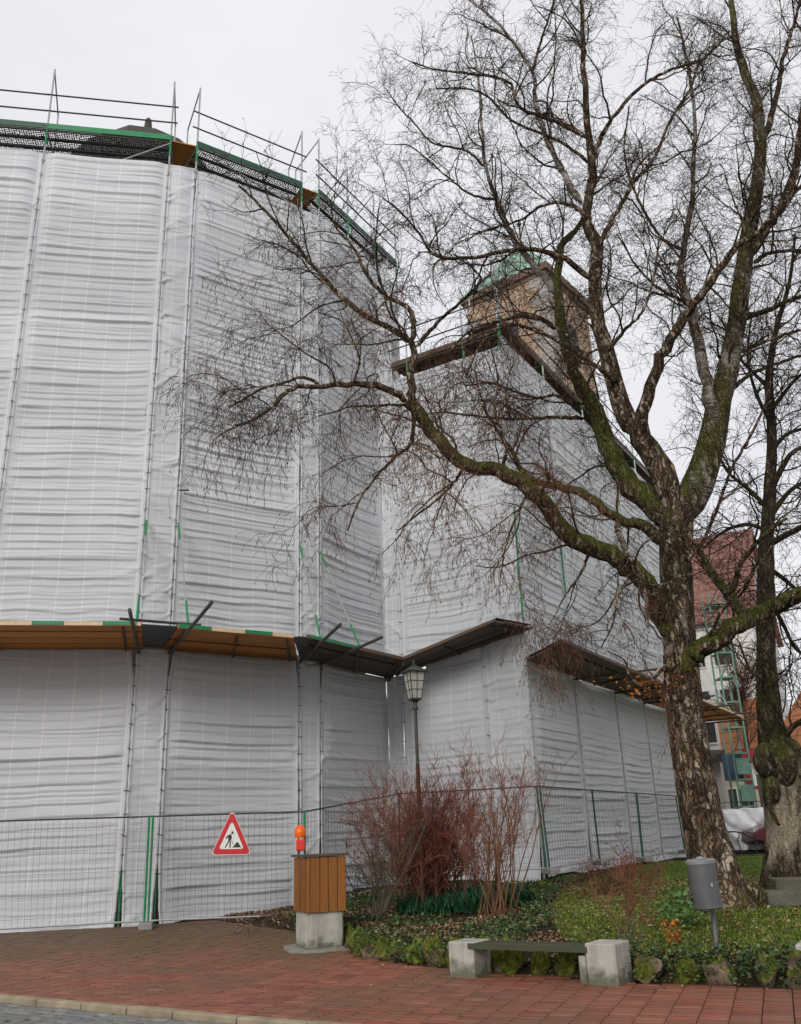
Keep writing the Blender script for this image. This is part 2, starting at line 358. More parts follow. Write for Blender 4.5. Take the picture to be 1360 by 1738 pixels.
def m_tower():
    t = NT('sandstone_masonry'); v = t.coord('Object')
    c = t.ramp(t.noise(v, 1.1, 8, .7), [(.3, (.30, .18, .12)), (.5, (.50, .35, .24)), (.7, (.62, .49, .37))])
    c = t.mix(t.math('MULTIPLY', t.noise(v, 9, 5), .35), c, (.24, .15, .10))
    bt_ = t.new('TexBrick'); bt_.inputs['Scale'].default_value = 1.0; bt_.inputs['Brick Width'].default_value = .75; bt_.inputs['Row Height'].default_value = .34; bt_.inputs['Mortar Size'].default_value = .02
    sp = t.new('SeparateXYZ'); t.link(v, sp.inputs[0]); cb = t.new('CombineXYZ'); t.link(t.math('ADD', sp.outputs[0], sp.outputs[1]), cb.inputs[0]); t.link(sp.outputs[2], cb.inputs[1]); t.link(cb.outputs[0], bt_.inputs['Vector'])
    c = t.mix(t.math('MULTIPLY', bt_.outputs['Fac'], .6), c, (.20, .14, .10))
    t.col(c).set(Roughness=.95); t.bump(t.noise(v, 8, 6, .7), .5, .05); return t.m
MT['tower'] = m_tower()
MT['cornice'] = simple('weathered_cornice', (.16, .105, .075), (.24, .17, .12), 3, .9)
MT['ashlar'] = simple('grey_ashlar', (.30, .27, .24), (.42, .38, .34), 3, .9, 0, .4)
MT['church'] = simple('church_plaster', (.36, .29, .22), (.28, .23, .18), 2, .95)
MT['slate'] = simple('dark_slate', (.028, .026, .024), (.055, .045, .038), 10, .7, 0, .5)
def m_rooftile(name, a, b):
    t = NT(name); v = t.coord('Object'); r = t.objrand()
    t.col(t.ramp(t.noise(v, 4, 6, .7), [(.3, a), (.7, b)])).set(Roughness=.9); return t.m
MT['rooftile'] = m_rooftile('red_roof_tile', (.17, .07, .055), (.27, .14, .11))
MT['rooftile2'] = m_rooftile('orange_roof_tile', (.30, .11, .045), (.40, .17, .075))
MT['plaster'] = simple('white_plaster', (.62, .60, .57), (.70, .69, .67), 2, .9)
MT['plaster2'] = simple('cream_plaster', (.50, .43, .33), (.58, .50, .40), 2, .9)
MT['glass'] = simple('window_glass', (.03, .035, .04), (.06, .065, .07), 3, .12)
MT['white_frame'] = simple('white_frame', (.7, .7, .7), (.6, .6, .6), 5, .5)
MT['red'] = simple('red_sign_paint', (.55, .012, .022), (.46, .012, .02), 6, .35)
MT['white'] = simple('white_sign_paint', (.74, .75, .70), (.66, .67, .62), 6, .35)
MT['red_banner'] = simple('red_banner', (.40, .02, .03), (.30, .02, .03), 4, .7)
MT['blue_banner'] = simple('blue_banner', (.04, .07, .13), (.06, .10, .17), 4, .7)
MT['orange'] = simple('orange_lens', (.95, .17, .012), (.85, .11, .01), 12, .25)
MT['orange_red'] = simple('red_lamp_body', (.75, .035, .012), (.6, .03, .012), 8, .4)
MT['bin'] = simple('bin_grey_steel', (.095, .10, .10), (.13, .135, .135), 7, .45, .35, .1)
MT['bin_lid'] = simple('bin_lid_steel', (.36, .37, .37), (.28, .29, .29), 9, .4, .5)
MT['lantern'] = simple('lantern_metal', (.035, .04, .032), (.075, .08, .06), 12, .55, .4)
MT['rust'] = simple('rusty_post', (.05, .02, .012), (.10, .04, .018), 9, .85, .1, .3)
t_ = NT('frosted_glass'); t_.col((.62, .62, .55)).set(Roughness=.35, Transmission_Weight=.35, Alpha=1.0); MT['frost'] = t_.m
MT['car'] = simple('dark_red_car_paint', (.10, .006, .012), (.08, .005, .01), 3, .2)
MT['asphalt'] = simple('asphalt', (.06, .06, .058), (.09, .088, .08), 14, .9, 0, .3)
MT['path'] = simple('sandy_path', (.30, .25, .17), (.36, .30, .21), 5, .95, 0, .3)
MT['whitetarp'] = simple('white_cover_sheet', (.72, .72, .74), (.78, .78, .8), 3, .45)
MT['stone'] = simple('grey_step_stone', (.07, .068, .05), (.13, .12, .09), 6, .9, 0, .6)
MT['cement'] = simple('cement_patch', (.30, .28, .24), (.20, .19, .16), 8, .95, 0, .6, 30)

# ------------------------------------------------------------------ ground, garden mound, pavement
BORDER = np.array([(-4.7, 21.0), (-3.75, 19.0), (-2.3, 16.9), (-1.15, 15.0), (-.62, 13.05), (.35, 11.95), (2.1, 10.45), (2.85, 10.02), (3.6, 9.62), (7.5, 7.4)])
def border_dist(x, y):
    x = np.asarray(x, float); y = np.asarray(y, float); best = np.full(x.shape, 1e9); sg = np.zeros(x.shape)
    for (ax, ay), (bx, by) in zip(BORDER[:-1], BORDER[1:]):
        dx, dy = bx - ax, by - ay; L2 = dx * dx + dy * dy
        t = np.clip(((x - ax) * dx + (y - ay) * dy) / L2, 0, 1)
        d = np.hypot(x - ax - t * dx, y - ay - t * dy); s = np.sign(-(dy * (x - ax) - dx * (y - ay)))
        m = d < best - 1e-9; best = np.where(m, d, best); sg = np.where(m, s, sg)
    return best * sg
def pave_z(x, y): return .09 * sst(11.5, 18.3, y)
def ground_z(x, y):
    d = border_dist(x, y); wob = .05 * (vnoise(np.asarray(x) * .9, np.asarray(y) * .9, 3) - .5) + .03 * (vnoise(np.asarray(x) * 3, np.asarray(y) * 3, 4) - .5)
    k = sst(-.02, .35, d)
    soft = sst(-4.5, -.8, x) * .75 + .25
    return pave_z(x, y) * (1 - sst(0, 1.5, d)) + k * (.23 * soft + .22 * sst(.3, 4, d) + .17 * sst(3.5, 12, d) + wob)
# far sheet
g = MB(); g.add([(-400, -60, -.22), (400, -60, -.22), (400, 900, -.22), (-400, 900, -.22)], [(0, 1, 2, 3)])
tag(g.build('ground', MT['asphalt']), kind='structure')
# garden mound (height field from the stone border back past the church)
gx = np.concatenate([np.arange(-6, 9, .12), np.arange(9, 40, 1.0)]); gy = np.concatenate([np.arange(7, 24, .12), np.arange(24, 75, 1.0)])
X, Y = np.meshgrid(gx, gy, indexing='ij'); D = border_dist(X, Y); Z = ground_z(X, Y); Z = np.where(D < -.05, -.05, Z)
LAWN = [tuple(atz(*p)[:2]) for p in ((945, 1550, .5), (985, 1582, .42), (1100, 1585, .4), (1200, 1589, .38), (1370, 1589, .38))] + [(9, 8.2), (40, 8), (40, 60), (6.5, 26.0), (4.2, 22.0), (2.6, 17.5), (2.1, 15.2)]
def in_poly(x, y, poly):
    x = np.asarray(x); y = np.asarray(y); c = np.zeros(x.shape, bool); n = len(poly)
    for i in range(n):
        (x1, y1), (x2, y2) = poly[i], poly[(i + 1) % n]
        if y1 == y2: continue
        c ^= ((y1 > y) != (y2 > y)) & (x < (x2 - x1) * (y - y1) / (y2 - y1) + x1)
    return c
lawn_mask = in_poly(X, Y, LAWN).astype(float)
nI, nJ = X.shape
idx = np.arange(nI * nJ).reshape(nI, nJ)
Fq = np.stack([idx[:-1, :-1], idx[1:, :-1], idx[1:, 1:], idx[:-1, 1:]], -1)
keep = (np.maximum.reduce([D[:-1, :-1], D[1:, :-1], D[1:, 1:], D[:-1, 1:]]) > -.08)
mound = link('garden_bed', npmesh('garden_bed', np.stack([X, Y, Z], -1), Fq[keep], True, {'lawn': lawn_mask}), MT['soil']); tag(mound, kind='structure')

# paving bricks: rows run away from the camera at azimuth 21 degrees
ra = math.radians(21); e1 = np.array([math.cos(ra), -math.sin(ra)]); e2 = np.array([math.sin(ra), math.cos(ra)])
K0, K1 = np.array([-4.54, 10.89]), np.array([-.97, 8.69]); kd = (K1 - K0) / np.linalg.norm(K1 - K0); kn = np.array([-kd[1], kd[0]])
if kn[1] < 0: kn = -kn
BW, BL = .245, .245
pav = MB()
def pl(x, y): return (x, y, float(pave_z(x, y)) - .035)
for i in range(-16, 18):
    for j in range(0, 18):
        q = [K0 + kd * (i + u) + kn * (.1 + j + w_) for u, w_ in ((0, 0), (1, 0), (1, 1), (0, 1))]
        pav.add([pl(*p) for p in q], [(0, 1, 2, 3)])
pavement = pav.build('pavement', MT['joint']); tag(pavement, kind='structure')
bx, by, bt = [], [], []
for i in range(-60, 60):
    off = (i % 2) * .5 * BL * .0 + rng.uniform(-.02, .02)
    for j in range(15, 190):
        c = e1 * (i * BW) + e2 * (j * BL * .5 + off + (i % 2) * BL * .25)
        if np.dot(c - K0, kn) < .17 or border_dist(np.array(c[0]), np.array(c[1])) > -.06: continue
        if c[1] > 19.4 or c[0] < -12 or c[0] > 7.5: continue
        bx.append(c[0]); by.append(c[1])
bx, by = np.array(bx), np.array(by)
def brick_mesh(nm, w, l, h, ch=.006):
    V = []; 
    for z, i in ((-h, 0), (-ch, 0), (0, ch)):
        V += [(-w / 2 + i, -l / 2 + i, z), (w / 2 - i, -l / 2 + i, z), (w / 2 - i, l / 2 - i, z), (-w / 2 + i, l / 2 - i, z)]
    Fc = [(0, 1, 5, 4), (1, 2, 6, 5), (2, 3, 7, 6), (3, 0, 4, 7), (4, 5, 9, 8), (5, 6, 10, 9), (6, 7, 11, 10), (7, 4, 8, 11), (8, 9, 10, 11)]
    return np.array(V), np.array(Fc)
bV, bF = brick_mesh('brick', BW - .009, BL * .5 - .007, .03)
bme = npmesh('brick', bV, bF); bme.materials.append(MT['brick'])
d_cam = by - fw[1] * 0
def in_view(x, y, z, m=20):
    P = np.stack([x, y, z - EYE], -1); zz = P @ fw; px = 680 + F_PX * (P @ rt) / zz; py = 869 - F_PX * (P @ up) / zz
    return (px > -m) & (px < 1360 + m) & (py > -m) & (py < 1738 + m) & (zz > 0)
vis = in_view(bx, by, pave_z(bx, by), 6)
order = np.argsort(np.where(vis, np.hypot(bx, by), 1e6)); near = set(order[:300].tolist())
mV, mF, mR = [], [], []
cr_, sr_ = math.cos(-ra), math.sin(-ra)
for n in range(len(bx)):
    z = float(pave_z(bx[n], by[n])) + rng.normal(0, .0022); tx, ty = rng.normal(0, .006, 2)
    if n in near:
        o = link('brick', bme, None, pavement); o.location = (bx[n], by[n], z); o.rotation_euler = (tx, ty, -ra + rng.normal(0, .006)); o.matrix_parent_inverse = Matrix.Identity(4)
    else:
        V = bV.copy(); V[:, 2] += z + V[:, 0] * ty + V[:, 1] * tx
        x, y = V[:, 0].copy(), V[:, 1].copy(); V[:, 0] = bx[n] + x * cr_ - y * sr_; V[:, 1] = by[n] + x * sr_ + y * cr_
        mV.append(V); mF.append(bF + 12 * len(mF)); mR.append(np.full(12, rng.random()))
tag(link('brick_field', npmesh('brick_field', np.concatenate(mV), np.concatenate(mF), False, {'rnd': np.concatenate(mR)}), MT['brick'], pavement), kind='stuff')
# kerb
kb = MB(); a0 = K0 - kd * 12; a1 = K1 + kd * 12
kb.hexa([(*(a0 + kn * .02), -.2), (*(a1 + kn * .02), -.2), (*(a1 + kn * .14), -.2), (*(a0 + kn * .14), -.2)], [(*(a0 + kn * .02), -.09), (*(a1 + kn * .02), -.09), (*(a1 + kn * .14), -.09), (*(a0 + kn * .14), -.09)])
kerb = kb.build('kerb', MT['joint']); tag(kerb, kind='structure')
s = -3.0
while s < 8:
    L = rng.uniform(.62, .85); mid = K0 + kd * (s + L / 2) + kn * .075
    o = MB().box((mid[0], mid[1], -.068 + rng.normal(0, .002)), (L - .014, .115, .14), math.atan2(kd[1], kd[0]) + rng.normal(0, .006)).build('kerb_stone', MT['kerb'], kerb, bevel=.012)
    s += L
# road of granite setts below the kerb
rd = MB(); q0, q1 = K0 - kd * 14, K1 + kd * 14
rd.add([(*(q0 - kn * 14), -.085), (*(q1 - kn * 14), -.085), (*(q1 + kn * .03), -.085), (*(q0 + kn * .03), -.085)], [(0, 1, 2, 3)])
road = rd.build('road', MT['joint']); tag(road, kind='structure')
sV, sF = brick_mesh('sett', .19, .125, .05, .014)
sme = npmesh('sett', sV, sF); sme.materials.append(MT['sett'])
cx, cy = [], []
for j in range(0, 26):
    s = -8 + rng.uniform(0, .2)
    while s < 9:
        s += .2
        c = K0 + kd * (s + rng.normal(0, .008)) - kn * (.07 + j * .135 + rng.normal(0, .006)); cx.append(c[0]); cy.append(c[1])
cx, cy = np.array(cx), np.array(cy); vis = in_view(cx, cy, cx * 0 - .08, 12)
mV, mF, mR = [], [], []
ka = math.atan2(kd[1], kd[0])
order = np.argsort(np.where(vis, np.hypot(cx, cy), 1e6)); near = set(order[:min(280, int(vis.sum()))].tolist())
for n in range(len(cx)):
    z = -.05 + rng.normal(0, .005)
    if n in near:
        o = link('sett', sme, None, road); o.location = (cx[n], cy[n], z); o.rotation_euler = (*rng.normal(0, .02, 2), ka + rng.normal(0, .03)); o.scale = (rng.uniform(.9, 1.03), rng.uniform(.92, 1.03), 1); o.matrix_parent_inverse = Matrix.Identity(4)
    else:
        V = sV.copy(); x, y = V[:, 0].copy(), V[:, 1].copy(); V[:, 0] = cx[n] + x * math.cos(ka) - y * math.sin(ka); V[:, 1] = cy[n] + x * math.sin(ka) + y * math.cos(ka); V[:, 2] += z
        mV.append(V); mF.append(sF + 12 * len(mF)); mR.append(np.full(12, rng.random()))
tag(link('sett_field', npmesh('sett_field', np.concatenate(mV), np.concatenate(mF), False, {'rnd': np.concatenate(mR)}), MT['sett'], road), kind='stuff')

# ------------------------------------------------------------------ scaffold plan (metres)
A1 = np.array([-5.65, 18.59]); B0 = np.array([-5.02, 18.83]); B1 = np.array([-2.46, 20.54]); C0 = np.array([-2.01, 20.84])
C1 = np.array([-.52, 23.28]); CD = np.array([-.09, 22.93]); D1 = np.array([2.84, 21.17])
Ad = np.array([math.sin(math.radians(79.7)), math.cos(math.radians(79.7))])
A0 = A1 - Ad * 3.07; A00 = A0 - Ad * 3.07
DM = CD + (D1 - CD) * .68
Ed = np.array([math.sin(math.radians(30.9)), math.cos(math.radians(30.9))]); En = np.array([Ed[1], -Ed[0]])
E0 = D1 + Ed * .04
EP = [E0 + Ed * s for s in (0, 2.95, 6.2, 9.0, 11.7, 14.3, 16.6)]
TOP, CAN, DTOP, CEXT = 18.05, 5.42, 13.85, 1.25
def gz(p): return float(ground_z(np.array(p[0]), np.array(p[1])))
def nrm(P, Q):
    d = (Q - P) / np.linalg.norm(Q - P); return np.array([d[1], -d[0]])
def sheet(parent, P, Q, z0, z1, seed, tier0=5.45, amp=1.0, flare=.0, tilt=0.0, wedge_top=False, z1b=None):
    P = np.asarray(P, float); Q = np.asarray(Q, float); L = np.linalg.norm(Q - P); d = (Q - P) / L; n = nrm(P, Q); strip = L < 1.1
    ed = np.array([.0, .012, .024, .04, .06, .09, .13]); nu = max(4, int((L - .3) / .12))
    U = np.unique(np.concatenate([ed, np.linspace(.13, L - .13, nu + 1), L - ed])); nv = max(8, int((z1 - z0) / .025))
    T = np.linspace(0, 1, nv + 1); UU, TT = np.meshgrid(U, T, indexing='ij')
    zt = z1 if z1b is None else z1 + (z1b - z1) * UU / L
    ZZ = z0 + (zt - z0) * TT
    e = np.minimum(UU, L - UU)
    edge = sst(.08, .22, e) if not strip else sst(.03, .2, e)
    drift = .12 * (vnoise(UU * .5, ZZ * 0 + seed * 3.1, seed) - .5)
    tz = (ZZ + drift - tier0) / 2.0; saw = tz - np.floor(tz); tier = np.floor(tz)
    a_t = .5 + .8 * vnoise(tier * 1.7 + .5, tier * 0 + seed * 1.3, seed + 9)
    # horizontal pleats: the cloth sags between its edges, each pleat a belly that tucks in sharply below
    r = np.random.default_rng(seed); d_ = np.zeros_like(ZZ)
    for lay, (s0, s1, am) in enumerate(((.12, .25, .040), (.055, .11, .019))):
        zk = [z0 - .3]
        while zk[-1] < z1 + .4: zk.append(zk[-1] + r.uniform(s0, s1))
        zk = np.array(zk); n_k = len(zk)
        zw = ZZ + .05 * (vnoise(UU * .55 + 3, ZZ * .5, seed + 30 + lay) - .5) * (1 if strip else 2) + (.025 * np.sin(np.pi * UU / L) if not strip else 0) + .012 * (vnoise(UU * 2.5, ZZ * 1.5, seed + 33) - .5)
        i = np.clip(np.searchsorted(zk, zw) - 1, 0, n_k - 2); ph = (zw - zk[i]) / (zk[i + 1] - zk[i])
        ak = (.25 + 1.0 * r.random(n_k))[i] * (.45 + 1.0 * vnoise(UU * .9 + i * 3.7, i * 1.0, seed + 40 + lay))
        wdt = (zk[i + 1] - zk[i]) / ((s0 + s1) / 2)
        d_ = d_ + am * ak * wdt * sst(0, .12, ph) * (1 - ph) ** .9
    d_ = edge * amp * (d_ * (.45 if strip else 1.0) + .05 * (vnoise(UU * .8, ZZ * .7, seed + 7) - .5))
    # slack or taut lifts: the cloth leans in and out from lift to lift
    zl_ = np.arange(math.floor(z0) - 2, z1 + 4, 2.0); rl_ = np.random.default_rng(int(abs(z1) * 10)); off = rl_.uniform(-1, 1, len(zl_)) * .10 + r.uniform(-1, 1, len(zl_)) * .03
    zq = ZZ + drift; k_i = np.clip(((zq - zl_[0]) / 2.0).astype(int), 0, len(zl_) - 2); kf = (zq - zl_[k_i]) / 2.0; kf = kf + .10 * np.sin(2 * np.pi * kf) * -1
    d_ = d_ + (off[k_i] * (1 - kf) + off[k_i + 1] * kf) * sst(.0, .35, e) * (.4 if strip else 1)
    d_ = d_ - .03 * np.sin(np.pi * UU / L) * (0 if strip else 1)
    # diagonal tension folds from the lacing
    nf = int((z1 - z0) * (2.6 if strip else .6))
    for k in range(nf):
        zc = r.uniform(z0, z1); sd_ = r.choice([-1, 1]); s_ = r.uniform(.35, 1.1) * r.choice([-1, 1]); reach = L if strip else r.uniform(.5, 1.1)
        uu = UU if sd_ > 0 else L - UU; q = ZZ - zc - s_ * uu
        d_ = d_ + (r.uniform(.025, .07) if strip else r.uniform(.015, .04)) * np.exp(-(q / r.uniform(.025, .06)) ** 2) * np.exp(-uu / reach * 1.5) * sst(.0, .05, uu)
    d_ = d_ + .028 * np.exp(-((e - .03) / .024) ** 2)
    if flare: d_ = d_ + flare * np.exp(-(ZZ - z0) / .16) * (.7 + .6 * vnoise(UU * 1.1, UU * 0, seed + 4))
    # lacing gap: pulled together at the ties
    gp = .001 + .028 * sst(.68, .98, vnoise(ZZ * .8, ZZ * 0 + seed * .7, seed + 11)) + .006 * np.abs(np.sin(ZZ * math.pi / .4))
    if wedge_top: gp = gp + .085 * sst(-.75, 0, ZZ - z1)
    if flare: gp = gp + .05 * sst(1.3, .2, ZZ - z0)
    US = gp + (L - 2 * gp) * UU / L
    zb = ZZ + (1 - TT) ** 8 * .10 * (vnoise(UU * 1.3, UU * 0 + 2, seed + 6) - .5)
    if tilt: d_ = d_ + tilt * (ZZ - z0)
    V = np.stack([P[0] + d[0] * US + n[0] * d_, P[1] + d[1] * US + n[1] * d_, zb], -1)
    a, b = UU.shape; ix = np.arange(a * b).reshape(a, b)
    Fc = np.stack([ix[:-1, :-1], ix[1:, :-1], ix[1:, 1:], ix[:-1, 1:]], -1).reshape(-1, 4)
    me = npmesh('tarpaulin', V, Fc, True, None, np.stack([UU, ZZ], -1).reshape(-1, 2))
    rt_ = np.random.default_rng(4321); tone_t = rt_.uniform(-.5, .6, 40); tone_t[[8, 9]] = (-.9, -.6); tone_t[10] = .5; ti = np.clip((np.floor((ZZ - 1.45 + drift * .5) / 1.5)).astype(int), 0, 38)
    tone = tone_t[ti] + .35 * (np.random.default_rng(seed + 500).uniform(-1, 1, 40)[ti])  # random tier tones; the fixed dark band paints in the shade of tilted lifts
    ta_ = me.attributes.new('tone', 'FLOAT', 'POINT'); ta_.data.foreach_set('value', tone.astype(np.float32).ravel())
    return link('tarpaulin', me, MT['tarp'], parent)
def pole(parent, p, z0, z1, green=()):
    m = MB(); m.tube((p[0], p[1], z0), (p[0], p[1], z1), .024, 8); o = m.build('pole', MT['steel'], parent, smooth=True)
    for a, b in green:
        MB().tube((p[0], p[1], a), (p[0], p[1], b), .0275, 8).build('green_sleeve', MT['green'], o, smooth=True)
    return o
def ties(parent, pts, z0, z1, step=.4):
    m = MB()
    for p, n in pts:
        z = z0 + rng.uniform(0, step)
        while z < z1:
            dd = np.array([-n[1], n[0]]); w = rng.uniform(.035, .07); c = (p[0] + n[0] * .045, p[1] + n[1] * .045, z)
            t = rng.normal(0, .012)
            m.tube((c[0] - dd[0] * w, c[1] - dd[1] * w, z - t), (c[0] + dd[0] * w, c[1] + dd[1] * w, z + t), .0065, 4); z += step * rng.uniform(.75, 1.25)
    return tag(m.build('lacing_ties', MT['black'], parent), kind='stuff')
def plank(parent, a, b, c, d, za, zb, th, mat, name='plank'):
    """a,b along one edge, d,c along the other; za at a/d, zb at b/c"""
    m = MB(); q = [(*a, za), (*b, zb), (*c, zb), (*d, za)]
    m.hexa([(x, y, z - th) for x, y, z in q], q)
    o = m.build(name, mat, parent)
    me = o.data; uvl = me.uv_layers.new(name='UVMap'); L = np.linalg.norm(np.array(b) - np.array(a)); off = rng.uniform(0, 40)
    W = np.linalg.norm(np.array(d) - np.array(a))
    uvv = {0: (0, 0), 1: (L, 0), 2: (L, W), 3: (0, W)}
    for l in me.loops: u, v = uvv[l.vertex_index % 4]; uvl.data[l.index].uv = (u + off, v + off)
    return o
def canopy(parent, I0, I1, O0, O1, za, zb, n, mat, edge_green=(), overl=0.0):
    beam = MB()
    I0, I1, O0, O1 = [np.asarray(q, float)[:2] for q in (I0, I1, O0, O1)]
    for f in (.06, .5, .94):
        a = I0 + (I1 - I0) * f; b = O0 + (O1 - O0) * f; z = za + (zb - za) * f - .05
        beam.tube((*a, z - .035), (*(a + (b - a) * .96), z - .035), .024, 6)
    can = beam.build('canopy', MT['dark_steel'], parent)
    for k in range(n):
        f0, f1 = k / n + (.0 if k == 0 else .016), (k + 1) / n - (.0 if k == n - 1 else .016)
        a = I0 + (O0 - I0) * f0; b = I1 + (O1 - I1) * f0; c = I1 + (O1 - I1) * f1; d = I0 + (O0 - I0) * f1
        dz = rng.uniform(-.02, .02); plank(can, a, b, c, d, za + dz, zb + dz + rng.normal(0, .004), .045, mat)
    m = MB(); m.prism([(*(I0 * .97 + O0 * .03), za + .035), (*(I1 * .97 + O1 * .03), zb + .035), (*(I1 * .03 + O1 * .97), zb + .035), (*(I0 * .03 + O0 * .97), za + .035)], (0, 0, .012)); m.build('gap_darkener', MT['dark_film'], can)  # sheet added over the planks to block the sky and darken their gaps
    dr = (O1 - O0); L = np.linalg.norm(dr); dr = dr / L; nn = np.array([dr[1], -dr[0]])
    m = MB(); q0, q1 = O0 + nn * .004, O1 + nn * .004
    m.hexa([(*q0, za - .05), (*q1, zb - .05), (*(q1 + nn * .03), zb - .05), (*(q0 + nn * .03), za - .05)], [(*q0, za + .02), (*q1, zb + .02), (*(q1 + nn * .03), zb + .02), (*(q0 + nn * .03), za + .02)])
    m.build('edge_board', MT['edge_wood'] if mat is MT['plank'] else MT['plank_dark'], can)
    for f0, f1 in edge_green:
        a, b = O0 + dr * L * f0 + nn * .037, O0 + dr * L * f1 + nn * .037; z0, z1 = za + (zb - za) * f0, za + (zb - za) * f1
        MB().hexa([(*a, z0 - .04), (*b, z1 - .04), (*(b + nn * .012), z1 - .04), (*(a + nn * .012), z0 - .04)], [(*a, z0 + .028), (*b, z1 + .028), (*(b + nn * .012), z1 + .028), (*(a + nn * .012), z0 + .028)]).build('green_end_clip', MT['green'], can)
    return can
def bar(parent, a, b, r=.026, mat=None, name='brace'):
    return MB().tube(a, b, r, 8).build(name, mat or MT['dark_steel'], parent, smooth=True)
def deck(parent, P, Q, z, n=3, width=1.0, toe=True, mat=None, boards=None):
    P = np.asarray(P, float); Q = np.asarray(Q, float); nn = nrm(P, Q); L = np.linalg.norm(Q - P); d = (Q - P) / L
    for k in range(n):
        f0, f1 = -nn * (width * k / n + .02), -nn * (width * (k + 1) / n - .02)
        o = plank(parent, P + f0 + d * .02, Q + f0 - d * .02, Q + f1 - d * .02, P + f1 + d * .02, z, z, .012, mat or MT['perf'], 'deck_plank')
        m = MB()
        for ff in (f0, f1):
            w = nn * .018
            m.hexa([(*(P + ff - w + d * .02), z - .07), (*(Q + ff - w - d * .02), z - .07), (*(Q + ff + w - d * .02), z - .07), (*(P + ff + w + d * .02), z - .07)],
                   [(*(P + ff - w + d * .02), z - .013), (*(Q + ff - w - d * .02), z - .013), (*(Q + ff + w - d * .02), z - .013), (*(P + ff + w + d * .02), z - .013)])
        m.build('side_rail', MT['dark_steel'], o)
    if toe:
        w0, w1 = nn * .01, nn * .04
        MB().hexa([(*(P + w0), z - .02), (*(Q + w0), z - .02), (*(Q + w1), z - .02), (*(P + w1), z - .02)], [(*(P + w0), z + .14), (*(Q + w0), z + .14), (*(Q + w1), z + .14), (*(P + w1), z + .14)]).build('toe_board', MT['plank_dark'] if toe == 3 else (MT['green_dark'] if toe == 2 else MT['green']), parent)
def guard(parent, P, Q, z, over=.15):
    P = np.asarray(P, float); Q = np.asarray(Q, float); d = (Q - P) / np.linalg.norm(Q - P); nn = nrm(P, Q)
    for h in (.55, 1.08):
        bar(parent, (*(P - d * over + nn * .03), z + h), (*(Q + d * over + nn * .03), z + h), .021, MT['dark_steel'], 'guard_rail')
def frame(parent, p, n, z0, zd, zt, gr=True):
    """safety frame: outer post, inner post and the raking tube that joins them"""
    p = np.asarray(p, float); q = p - n * .85
    m = MB(); m.tube((*p, z0), (*p, zt), .024, 8); m.tube((*q, zd - .3), (*q, zt - .75), .022, 8); m.tube((*p, zt - .05), (*q, zt - .75), .02, 8); m.tube((*p, zd - .06), (*q, zd - .06), .026, 8)
    o = m.build('guard_frame', MT['steel'], parent, smooth=True)
    if gr: MB().tube((*p, zd - .55), (*p, zd + .12), .0275, 8).build('green_sleeve', MT['green'], o, smooth=True)
    return o

# ---- apse scaffold
sc = empty('scaffold', (float(A1[0]), float(A1[1]), 0))
tag(sc, 'tall scaffold wrapped in white sheeting around the rounded church apse on the left', 'scaffold', 'sheeted scaffolds round the church')
g0 = .07
for i, (P, Q) in enumerate([(A00, A0), (A0, A1), (A1, B0), (B0, B1), (B1, C0), (C0, C1), (C1, CD)]):
    zb = .045 if i < 3 else (.06 if i == 3 else .38)
    if i == 3: zb = .10
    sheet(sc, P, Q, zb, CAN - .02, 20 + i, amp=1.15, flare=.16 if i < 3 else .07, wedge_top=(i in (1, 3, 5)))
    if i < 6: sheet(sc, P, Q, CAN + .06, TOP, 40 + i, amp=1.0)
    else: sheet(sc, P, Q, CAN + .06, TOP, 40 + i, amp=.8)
pts = []
joints = [(A0, nrm(A00, A0)), (A1, nrm(A0, B0)), (B0, nrm(A1, B1)), (B1, nrm(B0, C0)), (C0, nrm(B1, C1)), (C1, nrm(C0, C1))]
greens = [[(9.0, 9.7), (13.5, 14.6)], [(0.1, 1.7), (7.6, 8.3)], [(.1, 1.1), (7.6, 8.2)], [(7.2, 7.6)], [], []]
for (p, n), gr in zip(joints, greens): pole(sc, p - n * .05, gz(p) if p[0] > -4 else .05, TOP + .1, gr)
ties(sc, joints, .3, TOP)
ties_d = joints
C2 = C1 + (C1 - C0) / np.linalg.norm(C1 - C0) * CEXT
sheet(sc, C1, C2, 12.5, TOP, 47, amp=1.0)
pole(sc, C2, 12.5, TOP + .1)
# plank canopy at first-floor level, outer edge where the photograph puts it at 5.47 m
zc = 5.47
cA0, cA1, cB0, cB1, cC0, cC1 = [atz(x, y, zc)[:2] for x, y in ((0, 1057), (240, 1058), (302, 1062), (498, 1079), (520, 1079), (684, 1117))]
cAx = cA1 - (cA1 - cA0) / np.linalg.norm(cA1 - cA0) * 5.6
canopy(sc, A1 - Ad * 5.6 - nrm(A0, A1) * .1, A1 - nrm(A0, A1) * .1 + Ad * .12, cAx, cA1, zc, zc, 4, MT['plank'], ((.65, .75), (.875, .985)))
canopy(sc, B0 - nrm(B0, B1) * .1 - .1 * Ad, B1 - nrm(B0, B1) * .1, cB0, cB1, zc, zc, 4, MT['plank'], ((.0, .27), (.56, .80)))
canopy(sc, C0 - nrm(C0, C1) * .1, C1 - nrm(C0, C1) * .1 + Ed * .3, cC0, cC1, zc, zc, 4, MT['plank_dark'], ((.02, .5),))
